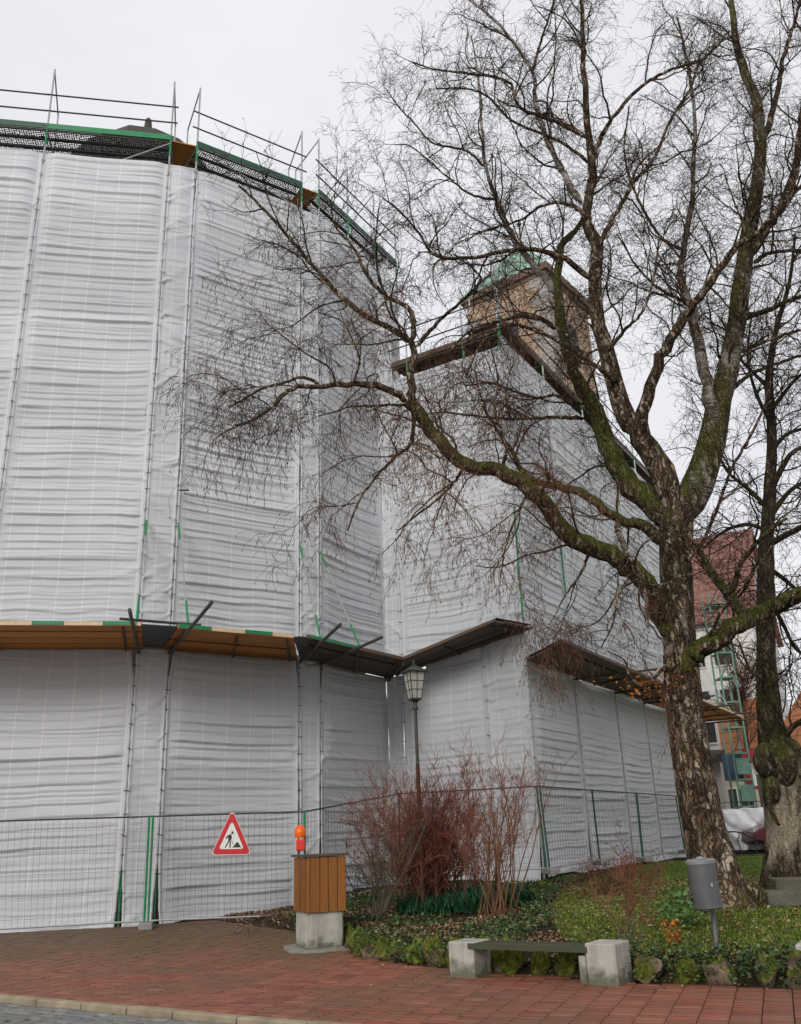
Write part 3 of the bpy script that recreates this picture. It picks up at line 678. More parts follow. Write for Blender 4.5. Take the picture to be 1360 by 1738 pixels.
# dark film closing the wedge between the first two canopies, and a short one at the second fold
m = MB(); m.prism([(*(A1 + nrm(A1, B0) * .05), zc - .03), (*(B0 + nrm(A1, B0) * .05), zc - .03), (*cB0, zc - .03), (*cA1, zc - .03)], (0, 0, .02)); m.build('wedge_cover', MT['dark_film'], sc)
m = MB(); m.prism([(*(B1 + nrm(B1, C0) * .05), zc - .035), (*(C0 + nrm(B1, C0) * .05), zc - .035), (*cC0, zc - .035), (*cB1, zc - .035)], (0, 0, .02)); m.build('wedge_cover', MT['dark_film'], sc)
for a, b in (((236, 1110), (220, 1035)), ((288, 1108), (360, 1022)), ((509, 1124), (578, 1060)), ((543, 1128), (648, 1082))):
    bar(sc, atz(*a, 5.33), atz(*b, 5.33), .034, name='outrigger')
bar(sc, (*atz(203, 1051, 5.54)[:2], 5.55), (*atz(341, 1062, 5.54)[:2], 5.55), .028, name='outrigger')
bar(sc, (*C1 + nrm(C0, C1) * .06, 5.33), (*cC1, 5.33), .03, name='outrigger')
def hanger(px_top, base, px_bot, zb):
    b = atz(*px_bot, zb); t = at(px_top[0], px_top[1], base[1] - .12); o = bar(sc, t, b, .016, MT['steel'], 'hanger_rod')
    v = b - t; MB().tube(t - v * .01, t + v * .16, .024, 6).build('green_sleeve', MT['green'], o); MB().tube(b - v * .22, b, .024, 6).build('green_sleeve', MT['green'], o)
hanger((249, 885), A1, (232, 1052), 5.52); hanger((303, 890), B0, (320, 1062), 5.52); hanger((509, 925), B1, (544, 1082), 5.52); hanger((545, 940), C0, (610, 1096), 5.52)
# top walkway
ZD = 18.85
walk = [(A00, A0), (A0, A1), (B0, B1), (C0, C1), (C1, C2)]
for i, (P, Q) in enumerate(walk):
    deck(sc, P, Q, ZD, 3, 1.0, 1 if i == 1 else 2)
    guard(sc, P, Q, ZD)
plank(sc, B0 - nrm(A1, B0) * 1.0, A1 - nrm(A1, B0) * 1.0, A1, B0, ZD, ZD, .03, MT['plank'], 'deck_plank')
plank(sc, C0 - nrm(B1, C0) * 1.0, B1 - nrm(B1, C0) * 1.0, B1, C0, ZD, ZD, .03, MT['plank'], 'deck_plank')
for p, n in ((A0, nrm(A0, A1)), (A1, nrm(A0, A1)), (B0, nrm(B0, B1)), (B1, nrm(B0, B1)), (C0, nrm(C0, C1)), ((C0 + C1) / 2, nrm(C0, C1)), (C1, nrm(C0, C1)), (C2, nrm(C0, C1))):
    frame(sc, p + n * .02, n, TOP - .3, ZD, ZD + 1.95)
bar(sc, (*(A0 + Ad * 1.7), TOP - .1), (*(A1 + nrm(A0, A1) * .04), ZD - .15), .02, MT['steel'], 'brace')
bar(sc, (*(A0 + Ad * 2.0 - nrm(A0, A1) * .6), TOP + .1), (*(B0 - nrm(A0, A1) * .6), TOP + .02), .018, MT['steel'], 'brace')
bar(sc, (*(B0 + nrm(B0, B1) * .04), ZD - .15), (*(B1 + nrm(B0, B1) * .02), TOP), .02, MT['steel'], 'brace')
bar(sc, at(305, 832, 18.75), at(320, 832, 18.3), .02, MT['black'], 'tube_end')

# ---- side scaffold (faces the camera, in the inner corner)
sd_ = empty('scaffold', (float(DM[0]), float(DM[1]), 0))
tag(sd_, 'lower sheeted scaffold in the inner corner behind the street lamp', 'scaffold', 'sheeted scaffolds round the church')
nD = nrm(CD, D1)
zD0, zD1 = 5.42, 6.07
for i, (P, Q, za, zb) in enumerate([(CD, DM, zD0, zD0 + .68 * (zD1 - zD0)), (DM, D1, zD0 + .68 * (zD1 - zD0), zD1)]):
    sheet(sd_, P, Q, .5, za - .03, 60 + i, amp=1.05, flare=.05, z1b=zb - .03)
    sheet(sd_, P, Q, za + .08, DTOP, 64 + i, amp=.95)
pole(sd_, CD + nD * -.02, .45, DTOP + .2); pole(sd_, DM - nD * .02, .45, DTOP + .2, [(9, 9.6)]); pole(sd_, D1 - nD * .02, .5, DTOP + .2, [(6.3, 9.2)])
ties(sd_, [(CD, nD), (DM, nD), (D1, (nD + En) / 1.6)], .8, DTOP)
oD1 = at(880, 1042, 19.93)[:2]
cD1 = D1 + nD * 1.25 - (D1 - CD) / np.linalg.norm(D1 - CD) * .12
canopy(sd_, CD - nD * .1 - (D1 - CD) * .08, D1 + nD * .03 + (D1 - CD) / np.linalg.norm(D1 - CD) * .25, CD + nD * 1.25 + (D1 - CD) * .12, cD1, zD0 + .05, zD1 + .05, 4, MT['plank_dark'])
deck(sd_, CD, D1, DTOP + .45, 4, 1.35, 3, MT['plank_dark']); guard(sd_, CD, D1, DTOP + .45)
for f in (.15, .68, 1.0):
    frame(sd_, CD + (D1 - CD) * f + nD * .02, nD, DTOP - .3, DTOP + .45, DTOP + 2.3, True)
bar(sd_, at(855, 1052, 20.0), at(873, 985, 21.1), .016, MT['steel'], 'hanger_rod')

# ---- nave scaffold
se = empty('scaffold', (float(EP[2][0]), float(EP[2][1]), 0))
tag(se, 'long sheeted scaffold along the nave receding behind the birch trunk', 'scaffold', 'sheeted scaffolds round the church')
zE = 5.38
for i in range(6):
    P, Q = EP[i], EP[i + 1]
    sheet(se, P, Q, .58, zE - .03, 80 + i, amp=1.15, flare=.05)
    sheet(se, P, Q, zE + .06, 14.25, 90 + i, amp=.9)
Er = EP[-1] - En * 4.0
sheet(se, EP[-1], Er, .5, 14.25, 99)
for i in range(1, 7): pole(se, EP[i] + En * .035, .5, 14.6, [(7.5, 9.0)] if i == 1 else [])
ties(se, [(EP[i], En) for i in range(1, 6)], .8, 14)
o0, o1 = atz(955, 1087, zE)[:2], None
w = float(np.dot(o0 - E0, En)); o1 = EP[-1] + En * w
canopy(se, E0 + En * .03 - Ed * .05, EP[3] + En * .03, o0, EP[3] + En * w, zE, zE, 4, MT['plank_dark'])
canopy(se, EP[3] + En * .03, EP[-1] + En * .03, EP[3] + En * w, o1, zE, zE, 4, MT['plank'])
for i in range(1, 7):
    bar(se, (*(EP[i] + En * .02), zE - .12), (*(EP[i] + En * (w + .75)), zE - .12), .028, name='outrigger')
    bar(se, (*(EP[i] + En * .06), zE + 2.6), (*(EP[i] + En * (w * .8)), zE + .05), .016, MT['steel'], 'hanger_rod')
deck(se, E0, EP[-1], 14.7, 3, 1.0, 3, MT['plank_dark']); guard(se, E0, EP[-1], 14.7)
for i in range(0, 7): frame(se, EP[i] + En * .02, En, 14.0, 14.7, 16.4)

# ------------------------------------------------------------------ church behind the sheeting
ch = empty('church', (-6, 27, 0))
tag(ch, 'church hidden behind the white sheeting, only its dark apse roof tip showing', 'church')
cen = np.array([-9.25, 27.4])
inner = [A00 - Ad * 6] + [p - n * 1.25 for p, n in ((A0, nrm(A0, A1)), ((A1 + B0) / 2, nrm(A1, B0)), ((B1 + C0) / 2, nrm(B1, C0)))] + [C1 - nrm(C0, C1) * 1.25 + Ed * .9]
inner[0] = inner[1] - Ad * 9
m = MB(); n = len(inner)
for a, b in zip(inner[:-1], inner[1:]): m.add([(*a, -.2), (*b, -.2), (*b, 17.5), (*a, 17.5)], [(0, 1, 2, 3)])
m.build('wall', MT['church'], ch)
m = MB(); k0 = CD - nD * 1.2 + Ed * .6 - np.array([.3, 0]); k1 = D1 - nD * 1.2 - En * 1.1
k2 = EP[-1] - En * 1.2; k3 = Er
for a, b, zt in ((k0, k1, 14.1), (k1, k2, 14.5)): m.add([(*a, -.2), (*b, -.2), (*b, zt), (*a, zt)], [(0, 1, 2, 3)])
m.build('wall', MT['church'], ch)
m = MB(); apx = (*cen, 27.25)
rr = [tuple(cen + (p - cen) / np.linalg.norm(p - cen) * 7.0) for p in inner]
mid_ = [tuple(cen + (np.array(p) - cen) * (2.3 / 7.0)) for p in rr]
for a, b, c, d in zip(rr[:-1], rr[1:], mid_[1:], mid_[:-1]): m.add([(*a, 17.6), (*b, 17.6), (*c, 25.7), (*d, 25.7)], [(0, 1, 2, 3)]); m.add([(*d, 25.7), (*c, 25.7), apx], [(0, 1, 2)])
rf = m.build('roof', MT['slate'], ch)
MB().lathe((cen[0], cen[1], 26.6), [(.9, 0), (.52, .35), (.33, .5), (.36, .58), (.20, .85), (.15, 1.2), (.12, 1.5), (.03, 1.62)], 12).build('finial', MT['slate'], rf)
m = MB(); r0, r1 = k1 + Ed * 1.5 - En * .2, k2 - En * .2; q0, q1 = r0 - En * 5, r1 - En * 5
m.add([(*r0, 14.4), (*r1, 14.4), (*q1, 15.2), (*q0, 15.2)], [(0, 1, 2, 3)]); m.build('aisle_roof', MT['slate'], ch)

# ------------------------------------------------------------------ tower
tw = empty('church_tower', tuple(at(900, 800, 36))[:2] + (0,))
tag(tw, 'sandstone tower with green copper pyramid roof rising behind the scaffold', 'tower')
T0 = at(925, 466, 34); tz = T0[2]
TL = 4.2; dL = np.array([-.80, .60]); dR = np.array([.60, .80])
tc_ = [T0[:2], T0[:2] + dR * TL, T0[:2] + dR * TL + dL * TL, T0[:2] + dL * TL]
ctr = sum(tc_) / 4
m = MB(); m.hexa([(*p, 0) for p in tc_], [(*p, tz) for p in tc_]); wall = m.build('wall', MT['tower'], tw)
def ringpts(k, z): return [(*(ctr + (p - ctr) * k), z) for p in tc_]
m = MB(); m.hexa(ringpts(1.02, tz + .002), ringpts(1.05, tz + .2)); m.hexa(ringpts(1.10, tz + .202), ringpts(1.12, tz + .5)); m.build('cornice', MT['cornice'], tw)
m = MB(); e_ = ringpts(1.12, tz + .502); ap = (*ctr, tz + 3.7); m.add(e_ + [ap], [(0, 1, 4), (1, 2, 4), (2, 3, 4), (3, 0, 4), (3, 2, 1, 0)]); trf = m.build('roof', MT['copper'], tw)
MB().lathe(ap, [(.10, -.1), (.05, .3), (.035, 1.2), (.10, 1.25), (.12, 1.35), (.02, 1.5), (.012, 2.0)], 10).build('finial', MT['slate'], trf)
for s_ in range(4):     # seams of the copper sheets
    a, b = np.array(e_[s_]), np.array(e_[(s_ + 1) % 4])
    for k in range(1, 8):
        f = k / 8; p = a + (b - a) * f; q = p + (np.array(ap) - p) * (1 - abs(2 * f - 1)) * .98
        top = a + (np.array(ap) - a) * (2 * f) if f <= .5 else b + (np.array(ap) - b) * (2 - 2 * f)
        MB().tube(p + [0, 0, .02], top + [0, 0, .02], .025, 4).build('seam', MT['copper'], trf)
for ci, (o, d1_, d2_) in enumerate(((tc_[0], dL, dR),)):
    k = 0; z = 6.0
    while z < tz - .05:      # toothed corner quoins
        h = .5; la, lb = (.85, .45) if k % 2 else (.5, .8)
        m = MB(); p = o - d1_ * .03 - d2_ * .03
        m.hexa([(*p, z + .012), (*(p + d2_ * lb), z + .012), (*(p + d2_ * lb + d1_ * la), z + .012), (*(p + d1_ * la), z + .012)], [(*p, z + h - .012), (*(p + d2_ * lb), z + h - .012), (*(p + d2_ * lb + d1_ * la), z + h - .012), (*(p + d1_ * la), z + h - .012)])
        m.build('quoin', MT['ashlar'], wall); z += h; k += 1
for (o, dd, nn_) in ((T0[:2], dL, np.array([-.6, -.8])), (T0[:2], dR, np.array([.8, -.6]))):    # sound openings with arched tops
    c = o + dd * TL * .5; zc_ = tz - 2.6; m = MB()
    prof = [(-.55, -1.0), (.55, -1.0)] + [(.55 * math.cos(a), .4 + .55 * math.sin(a)) for a in np.linspace(0, math.pi, 9)]
    m.prism([(*(c + dd * u + nn_ * .01), zc_ + v) for u, v in prof], (*(nn_ * .03), 0)); m.build('sound_opening', MT['slate'], tw)

# ------------------------------------------------------------------ site fence
def fence_panel(pa, pb, ta, tb, label, mat_post, mesh_step=.105, posts=(1, 1), twin=0.0):
    pa, pb = np.array(pa), np.array(pb)      # foot points; ta, tb top points
    ta, tb = np.array(ta), np.array(tb)
    f = empty('fence_panel', tuple(pa)); tag(f, label, 'fence', 'mobile site fence panels')
    for (p, t), on in zip(((pa, ta), (pb, tb)), posts):
        if on: MB().tube(p, t, .022, 8).build('post', mat_post, f, smooth=True)
    if twin:
        u_ = (pa - pb) / np.linalg.norm(pa - pb) * twin; MB().tube(pb + u_, tb + u_, .022, 8).build('post', mat_post, f, smooth=True)
    MB().tube(ta - [0, 0, .02], tb - [0, 0, .02], .017, 6).build('top_rail', MT['dark_steel'], f)
    b0, b1 = pa + (ta - pa) * .05, pb + (tb - pb) * .05
    MB().tube(b0, b1, .017, 6).build('bottom_rail', MT['steel'], f)
    m = MB(); L = np.linalg.norm(pb - pa); n = int(L / mesh_step)
    for i in range(1, n):
        s = i / n; a = b0 + (b1 - b0) * s; b = ta + (tb - ta) * s
        w = rng.normal(0, .010, 3); mdp = (a + b) / 2 + rng.normal(0, .008, 3); m.tube(a, mdp, .0024, 3); m.tube(mdp, b + w, .0024, 3)
    for s in (.12, .3, .5, .7, .88):
        m.tube(pa + (ta - pa) * s, pb + (tb - pb) * s, .0028, 3)
    tag(m.build('wire_mesh', MT['dark_steel'], f), kind='stuff')
    foot = MB(); foot.box((pb[0], pb[1] - .1, pb[2] + .03), (.24, .6, .12), .2); foot.build('foot', MT['concrete_dark'], f, bevel=.02)
    return f
def fp(xb, yb, xt, yt, Y, Yt=None): return at(xb, yb, Y), at(xt, yt, Yt or Y)
q = [fp(-80, 1592, -72, 1394, 17.45), fp(251, 1573, 260, 1384, 18.1), fp(518, 1562, 517, 1376, 18.4), fp(680, 1500, 677, 1346, 21.6), fp(934, 1481, 916, 1333, 20.5), fp(1019, 1466, 1005, 1340, 23.2), fp(1093, 1461, 1081, 1345, 26.0), fp(1163, 1447, 1147, 1350, 29.4), fp(1220, 1440, 1206, 1356, 33)]
labs = ['wire fence panel at the far left edge in front of the white sheeting', 'wire fence panel carrying the triangular roadworks sign', 'wire fence panel rising from the wooden box towards the red bushes',
        'wire fence panel behind the bare red bushes and lamp post', 'wire fence panel just right of the red bushes at the sheeting corner', 'wire fence panel in the middle of the nave sheeting above the lawn',
        'wire fence panel nearest the birch trunk on its left', 'wire fence panel mostly hidden behind the birch trunk']
for i in range(8):
    fence_panel(q[i][0], q[i + 1][0], q[i][1], q[i + 1][1], labs[i], MT['green'] if i < 2 else (MT['rust'] if i == 2 else MT['green_dark']), .105 if i < 4 else .15, (1, 1) if i in (0, 3, 5) else (0, 1), .07 if i in (0, 3, 5) else 0)
# roadworks sign
def P2(o, ux, uz, pts): return [tuple(np.array(o) + np.array(ux) * a + np.array(uz) * b) for a, b in pts]
sl, sr, stp = at(362, 1450, 17.9), at(424, 1449, 17.98), at(395, 1380, 17.98)
so = (sl + sr) / 2; ux = (sr - sl); W = np.linalg.norm(ux); ux = ux / W; uz = stp - so; Hh = np.linalg.norm(uz); uz = uz / Hh; un = np.cross(ux, uz)
if un[1] > 0: un = -un
so = so + un * .09
sg = empty('road_sign', tuple(so)); tag(sg, 'red and white triangular roadworks warning sign hung on the fence', 'sign')
def tri(k, z=0.0):
    c = np.array([0, Hh / 3]); out = []
    for cx_, cy_ in ((-W / 2, 0), (W / 2, 0), (0, Hh)):
        v = np.array([cx_, cy_]); base = c + (v - c) * k
        for da in (-.5, -.25, 0, .25, .5):
            dirv = (v - c) / np.linalg.norm(v - c); a = math.atan2(dirv[1], dirv[0]) + da * 2.0
            out.append(tuple(base - dirv * .05 * k + .05 * k * np.array([math.cos(a), math.sin(a)])))
    return [tuple(so + ux * a + uz * b + un * z) for a, b in out]
MB().prism(tri(1.0), tuple(un * .004)).build('plate', MT['white'], sg)
MB().prism(tri(.965, .0045), tuple(un * .002)).build('red_border', MT['red'], sg)
MB().prism(tri(.615, .007), tuple(un * .002)).build('white_field', MT['white'], sg)
k_ = Hh * .62
def pic(pts, name='pictogram'):
    MB().prism([tuple(so + ux * (a * k_) + uz * (Hh * .115 + b * k_) + un * .0095) for a, b in pts], tuple(un * .0015)).build(name, MT['black'], sg)
pic([(.03 + .05 * math.cos(a), .63 + .055 * math.sin(a)) for a in np.linspace(0, 2 * math.pi, 14)[:-1]], 'worker_head')
pic([(-.16, .50), (-.10, .56), (-.02, .57), (.0, .52), (-.05, .34), (-.12, .33), (-.14, .40)], 'worker_torso')
pic([(-.16, .52), (-.20, .50), (-.24, .40), (-.20, .38), (-.16, .46)], 'worker_arm')
pic([(-.03, .52), (.015, .46), (-.01, .34), (-.045, .35), (-.03, .45)], 'worker_arm')
pic([(-.12, .35), (-.06, .35), (-.10, .26), (-.22, .05), (-.27, .05), (-.16, .25)], 'worker_leg')
pic([(-.08, .35), (-.04, .32), (-.02, .22), (-.03, .05), (-.08, .05), (-.075, .22)], 'worker_leg')
pic([(-.04, .36), (-.02, .36), (.11, .17), (.095, .15)], 'shovel')
pic([(.03, .05), (.12, .13), (.22, .26), (.27, .25), (.34, .14), (.40, .05)], 'earth_pile')
for dx in (-W / 2, W / 2):
    MB().tube(tuple(so + ux * dx * .96 + uz * .02), tuple(so + ux * dx * 1.1 + uz * .1 - un * .05), .006, 4).build('wire_tie', MT['dark_steel'], sg)
MB().tube(tuple(so + uz * (Hh - .03)), tuple(so + uz * (Hh + .03) - un * .06), .006, 4).build('wire_tie', MT['dark_steel'], sg)
# warning lamp
wl0 = at(511, 1443, 18.2); wl_ = empty('warning_lamp', tuple(wl0)); tag(wl_, 'orange warning lamp hung on the green fence post above the wooden box', 'warning lamp')
MB().box(tuple(wl0 + np.array([0, -.03, .09])), (.17, .12, .2)).build('battery_case', MT['orange_red'], wl_, bevel=.02)
MB().lathe(tuple(wl0 + np.array([-.01, -.03, .24])), [(.095, -.02), (.11, .03), (.11, .10), (.09, .165), (.05, .20), (.01, .21)], 18).build('lens', MT['orange'], wl_, smooth=True)
MB().tube(tuple(wl0 + np.array([.0, .0, .3])), tuple(wl0 + np.array([.08, .1, .3])), .01, 6).build('bracket', MT['dark_steel'], wl_)

# ------------------------------------------------------------------ wooden box on a concrete plinth
bc = atz(549, 1606, .03); rzb = math.radians(24)
Rz = lambda x, y: np.array([x * math.cos(rzb) - y * math.sin(rzb), x * math.sin(rzb) + y * math.cos(rzb)])
pb_ = np.array([-1.40, 14.32]); bxr = empty('utility_box', (pb_[0], pb_[1], .03), 0)
tag(bxr, 'wood clad cabinet on a pale concrete plinth beside the fence', 'cabinet')
WX, WY = .56, .54; zp, zw = .53, 1.26
m = MB(); cut = .07
poly = [(-WX / 2 + cut, -WY / 2), (WX / 2 - .03, -WY / 2), (WX / 2, -WY / 2 + .03), (WX / 2, WY / 2), (-WX / 2, WY / 2), (-WX / 2, -WY / 2 + cut)]
m.prism([(*(pb_ + Rz(x, y)), -.05) for x, y in poly], (0, 0, zp + .05)); m.build('plinth', MT['concrete'], bxr, bevel=.015)
m = MB(); c = pb_ + Rz(0, 0); m.box((c[0], c[1], (zp + zw) / 2), (WX + .03, WY + .03, zw - zp - .02), rzb); core = m.build('core', MT['plank_dark'], bxr)
def board(u0, u1, side):
    z0, z1 = zp - .015 + rng.uniform(-.006, .006), zw - .01
    if side == 'f': a, b, nn_ = Rz(u0, -WY / 2 - .016), Rz(u1, -WY / 2 - .016), Rz(0, -1)
    elif side == 'l': a, b, nn_ = Rz(-WX / 2 - .016, u0), Rz(-WX / 2 - .016, u1), Rz(-1, 0)
    elif side == 'r': a, b, nn_ = Rz(WX / 2 + .016, u0), Rz(WX / 2 + .016, u1), Rz(1, 0)
    else: a, b, nn_ = Rz(u0, WY / 2 + .016), Rz(u1, WY / 2 + .016), Rz(0, 1)
    a, b = pb_ + a, pb_ + b; th = nn_ * (.02 + rng.uniform(0, .004)); mm = MB()
    mm.hexa([(*a, z0), (*b, z0), (*(b + th), z0), (*(a + th), z0)], [(*a, z1), (*b, z1), (*(b + th), z1), (*(a + th), z1)])
    o = mm.build('board', MT['cladding'], bxr, bevel=.004); me = o.data; uvl = me.uv_layers.new(name='UVMap'); of = rng.uniform(0, 30)
    for l in me.loops:
        p = me.vertices[l.vertex_index].co; uvl.data[l.index].uv = (p.z + of, (p.x + p.y * .7) * 1.2 + of)
for u0, u1 in ((-.30, -.25), (-.243, -.10), (-.092, .03), (.038, .17), (.178, .30)): board(u0 + .003, u1, 'f')
for k in range(6): board(-.28 + k * .096, -.28 + k * .096 + .06, 'l')
for k in range(4): board(-.27 + k * .135, -.27 + k * .135 + .128, 'r')
for k in range(4): board(-.28 + k * .14, -.28 + k * .14 + .132, 'b')
MB().box((pb_[0], pb_[1], zw + .018), (WX + .13, WY + .12, .034), rzb).build('lid', MT['plank_dark'], bxr, bevel=.006)
# cement patch round its foot
m = MB(); ring = []
for i in range(26):
    a = i * 2 * math.pi / 26; r = .62 + .10 * math.sin(3 * a + 1) + rng.uniform(-.05, .05)
    ring.append((pb_[0] + .12 + r * 1.2 * math.cos(a), pb_[1] - .05 + r * .9 * math.sin(a)))
m.add([(x, y, float(pave_z(x, y)) + .002) for x, y in ring] + [(pb_[0] + .12, pb_[1] - .05, .055)], [(i, (i + 1) % 26, 26) for i in range(26)])
tag(m.build('cement_patch', MT['cement']), kind='structure')

# ------------------------------------------------------------------ benches, bin, lamp post
def block(parent, c, sx, sy, h, rz, z0=0.0):
    return MB().box((c[0], c[1], z0 + h / 2 - .02), (sx, sy, h + .04), rz).build('support_block', MT['concrete'], parent, bevel=.014)
bd = np.array([1.62, -1.10]); bd = bd / np.linalg.norm(bd); rzb2 = math.atan2(bd[1], bd[0]); bn = np.array([-bd[1], bd[0]])
c1 = np.array([.60, 11.22]); c2 = np.array([1.98, 10.30]); 
be = empty('bench', (c1[0], c1[1], 0)); tag(be, 'dark plank bench between two concrete blocks in front of the mossy rocks', 'bench', 'concrete block benches')
block(be, c1, .33, .38, .355, rzb2); block(be, c2, .33, .40, .385, rzb2)
for k, off in enumerate((-.125, .07)):
    a = c1 + bd * .10 + bn * off; b = c2 - bd * .14 + bn * off
    plank(be, a - bn * .085, b - bn * .085, b + bn * .085, a + bn * .085, .345, .35, .055, MT['bench_wood'], 'seat_plank')
m = MB(); m.box((c2[0] - bd[0] * .24, c2[1] - bd[1] * .20, .12), (.08, .28, .28), rzb2); m.build('support_ledge', MT['concrete'], be, bevel=.01)
be2 = empty('bench', (3.86, 9.72, 0)); tag(be2, 'concrete block of a second bench at the right edge', 'bench', 'concrete block benches')
block(be2, np.array([3.89, 9.70]), .33, .40, .37, math.radians(-28)); block(be2, np.array([5.3, 8.95]), .33, .40, .37, math.radians(-28))
plank(be2, (3.98, 9.55), (5.2, 8.9), (5.3, 9.1), (4.08, 9.75), .35, .35, .055, MT['bench_wood'], 'seat_plank')
# litter bin
b0_ = at(1216, 1608, 10.35); b1_ = at(1209, 1530, 10.4); bi = empty('litter_bin', tuple(b0_)); tag(bi, 'grey round litter bin on a thin post in front of the birch', 'litter bin')
ax = at(1190, 1462, 10.35) - at(1204, 1540, 10.35); axl = np.linalg.norm(ax); axn = ax / axl
MB().tube(tuple(b0_ - [0, 0, .15]), tuple(b1_), .028, 10).build('post', MT['bin'], bi, smooth=True)
bb = at(1203, 1541, 10.22)
MB().lathe(tuple(bb), [(.135, -.008), (.150, 0), (.150, .03), (.141, .034), (.145, axl * .6), (.148, axl - .03), (.148, axl - .025), (.08, axl - .02)], 28, axn).build('body', MT['bin'], bi, smooth=True)
MB().lathe(tuple(bb + axn * (axl - .024)), [(.154, 0), (.157, .03), (.13, .045), (.04, .055), (.03, .068), (.01, .072)], 28, axn).build('lid', MT['bin_lid'], bi, smooth=True)
MB().box(tuple(bb + axn * axl * .5 + np.array([.03, -.148, 0])), (.02, .012, .035)).build('lock', MT['steel'], bi)
# street lamp
lt = at(703, 1136, 15.5); lb = at(717, 1500, 15.5); lp = empty('street_lamp', (lb[0], lb[1], .3)); tag(lp, 'lantern street lamp on a slim pole with rusty lower half among the bushes', 'street lamp')
zl = lt[2]; px_, py_ = lb[0], lb[1]
zj = at(711, 1296, 15.5)[2]
MB().tube((px_, py_, .1), (px_, py_, zj), .034, 12).build('lower_post', MT['rust'], lp, smooth=True)
MB().tube((px_, py_, zj), (px_, py_, zl - .66), .028, 12).build('upper_post', MT['lantern'], lp, smooth=True)
MB().lathe((px_, py_, zl - .70), [(.03, 0), (.05, .02), (.05, .06), (.03, .09), (.035, .13), (.07, .16), (.07, .18)], 14).build('collar', MT['lantern'], lp, smooth=True)
def sq(h, z, rot=math.radians(24)):
    return [(px_ + h * (math.cos(rot) * sx - math.sin(rot) * sy), py_ + h * (math.sin(rot) * sx + math.cos(rot) * sy), z) for sx, sy in ((-1, -1), (1, -1), (1, 1), (-1, 1))]
zb_, zt_ = zl - .50, zl - .06
lo, hi = sq(.085, zb_), sq(.140, zt_)
m = MB(); m.hexa(sq(.09, zb_ - .03), sq(.09, zb_)); m.build('lantern_base', MT['lantern'], lp)
m = MB()
for i in range(4): m.tube(lo[i], hi[i], .009, 6)
hd = m.build('lantern_frame', MT['lantern'], lp)
for i in range(4):
    j = (i + 1) % 4; A_, B_, C_, D_ = map(np.array, (lo[i], lo[j], hi[j], hi[i]))
    m = MB(); inn = (np.array([px_, py_, (zb_ + zt_) / 2]) - (A_ + B_ + C_ + D_) / 4); inn = inn / np.linalg.norm(inn) * .008
    m.add([A_ + inn, B_ + inn, C_ + inn, D_ + inn], [(0, 1, 2, 3)]); m.build('pane', MT['frost'], hd)
    m = MB()
    for f in (.33, .66): m.tube(A_ + (D_ - A_) * f, B_ + (C_ - B_) * f, .005, 4)
    m.tube((A_ + B_) / 2, (C_ + D_) / 2, .005, 4); m.build('glazing_bar', MT['lantern'], hd)
m = MB(); m.hexa(sq(.19, zt_ + .001), sq(.19, zt_ + .015)); m.add(sq(.187, zt_ + .0155) + [(px_, py_, zt_ + .14)], [(0, 1, 4), (1, 2, 4), (2, 3, 4), (3, 0, 4)]); m.build('lantern_roof', MT['lantern'], lp)
MB().lathe((px_, py_, zt_ + .13), [(.03, 0), (.02, .03), (.028, .05), (.004, .10)], 8).build('finial', MT['lantern'], lp)
MB().lathe((px_, py_, zb_ + .01), [(.035, 0), (.035, .12), (.03, .30), (.015, .34)], 12).build('bulb_tube', MT['white_frame'], lp, smooth=True)

# ------------------------------------------------------------------ rock border
import bmesh
rk = empty('rock_border', (1.2, 11.2, 0)); tag(rk, 'row of rough mossy stones edging the planted bed along the pavement', 'stone border')
def rock(c, sx, sy, sz, rz, seed):
    bm = bmesh.new(); bmesh.ops.create_icosphere(bm, subdivisions=4, radius=1.0)
    r = np.random.default_rng(seed); pl_ = [(Vector(r.normal(size=3)).normalized(), r.uniform(.42, .85)) for _ in range(14)]
    for v in bm.verts:
        p = v.co.copy()
        for n_, d_ in pl_:
            k = p.dot(n_) - d_
            if k > 0: p -= n_ * k * .98
        k = 1 + .34 * (float(vnoise(p.x * 3 + seed, p.y * 3 + p.z * 2.3, seed)) - .5) + .22 * (float(vnoise(p.x * 8 + p.z * 6, p.y * 8 - p.z * 5, seed + 1)) - .5)
        p *= k; p.z = max(p.z, -.75)
        v.co = p
    R = Matrix.Rotation(rz, 4, 'Z')
    for v in bm.verts:
        q = R @ Vector((v.co.x * sx, v.co.y * sy, v.co.z * sz)); v.co = Vector(c) + q
    me = bpy.data.meshes.new('stone'); bm.to_mesh(me); bm.free(); me.polygons.foreach_set('use_smooth', np.ones(len(me.polygons), bool))
    return link('stone', me, MT['rock'], rk)
pth = [np.array(p) for p in BORDER[3:9]]; seg = [np.linalg.norm(b - a) for a, b in zip(pth[:-1], pth[1:])]; tot = sum(seg); s = .12; k = 0
while s < tot + .8:
    acc = 0
    for a, b, L in zip(pth[:-1] + [pth[-2]], pth[1:] + [pth[-1]], seg + [9]):
        if s <= acc + L: break
        acc += L
    if s > tot: a, b = BORDER[8], BORDER[9]; c = a + (b - a) / np.linalg.norm(b - a) * (s - tot); d = (b - a) / np.linalg.norm(b - a)
    else: c = a + (b - a) / L * (s - acc); d = (b - a) / L
    w = rng.uniform(.12, .25); n_ = np.array([-d[1], d[0]])
    rock((c[0] + n_[0] * .04, c[1] + n_[1] * .04, .09), w, rng.uniform(.15, .21), rng.uniform(.20, .30), math.atan2(d[1], d[0]) + rng.normal(0, .35), 200 + k)
    s += w * 1.6 + rng.uniform(0, .06); k += 1
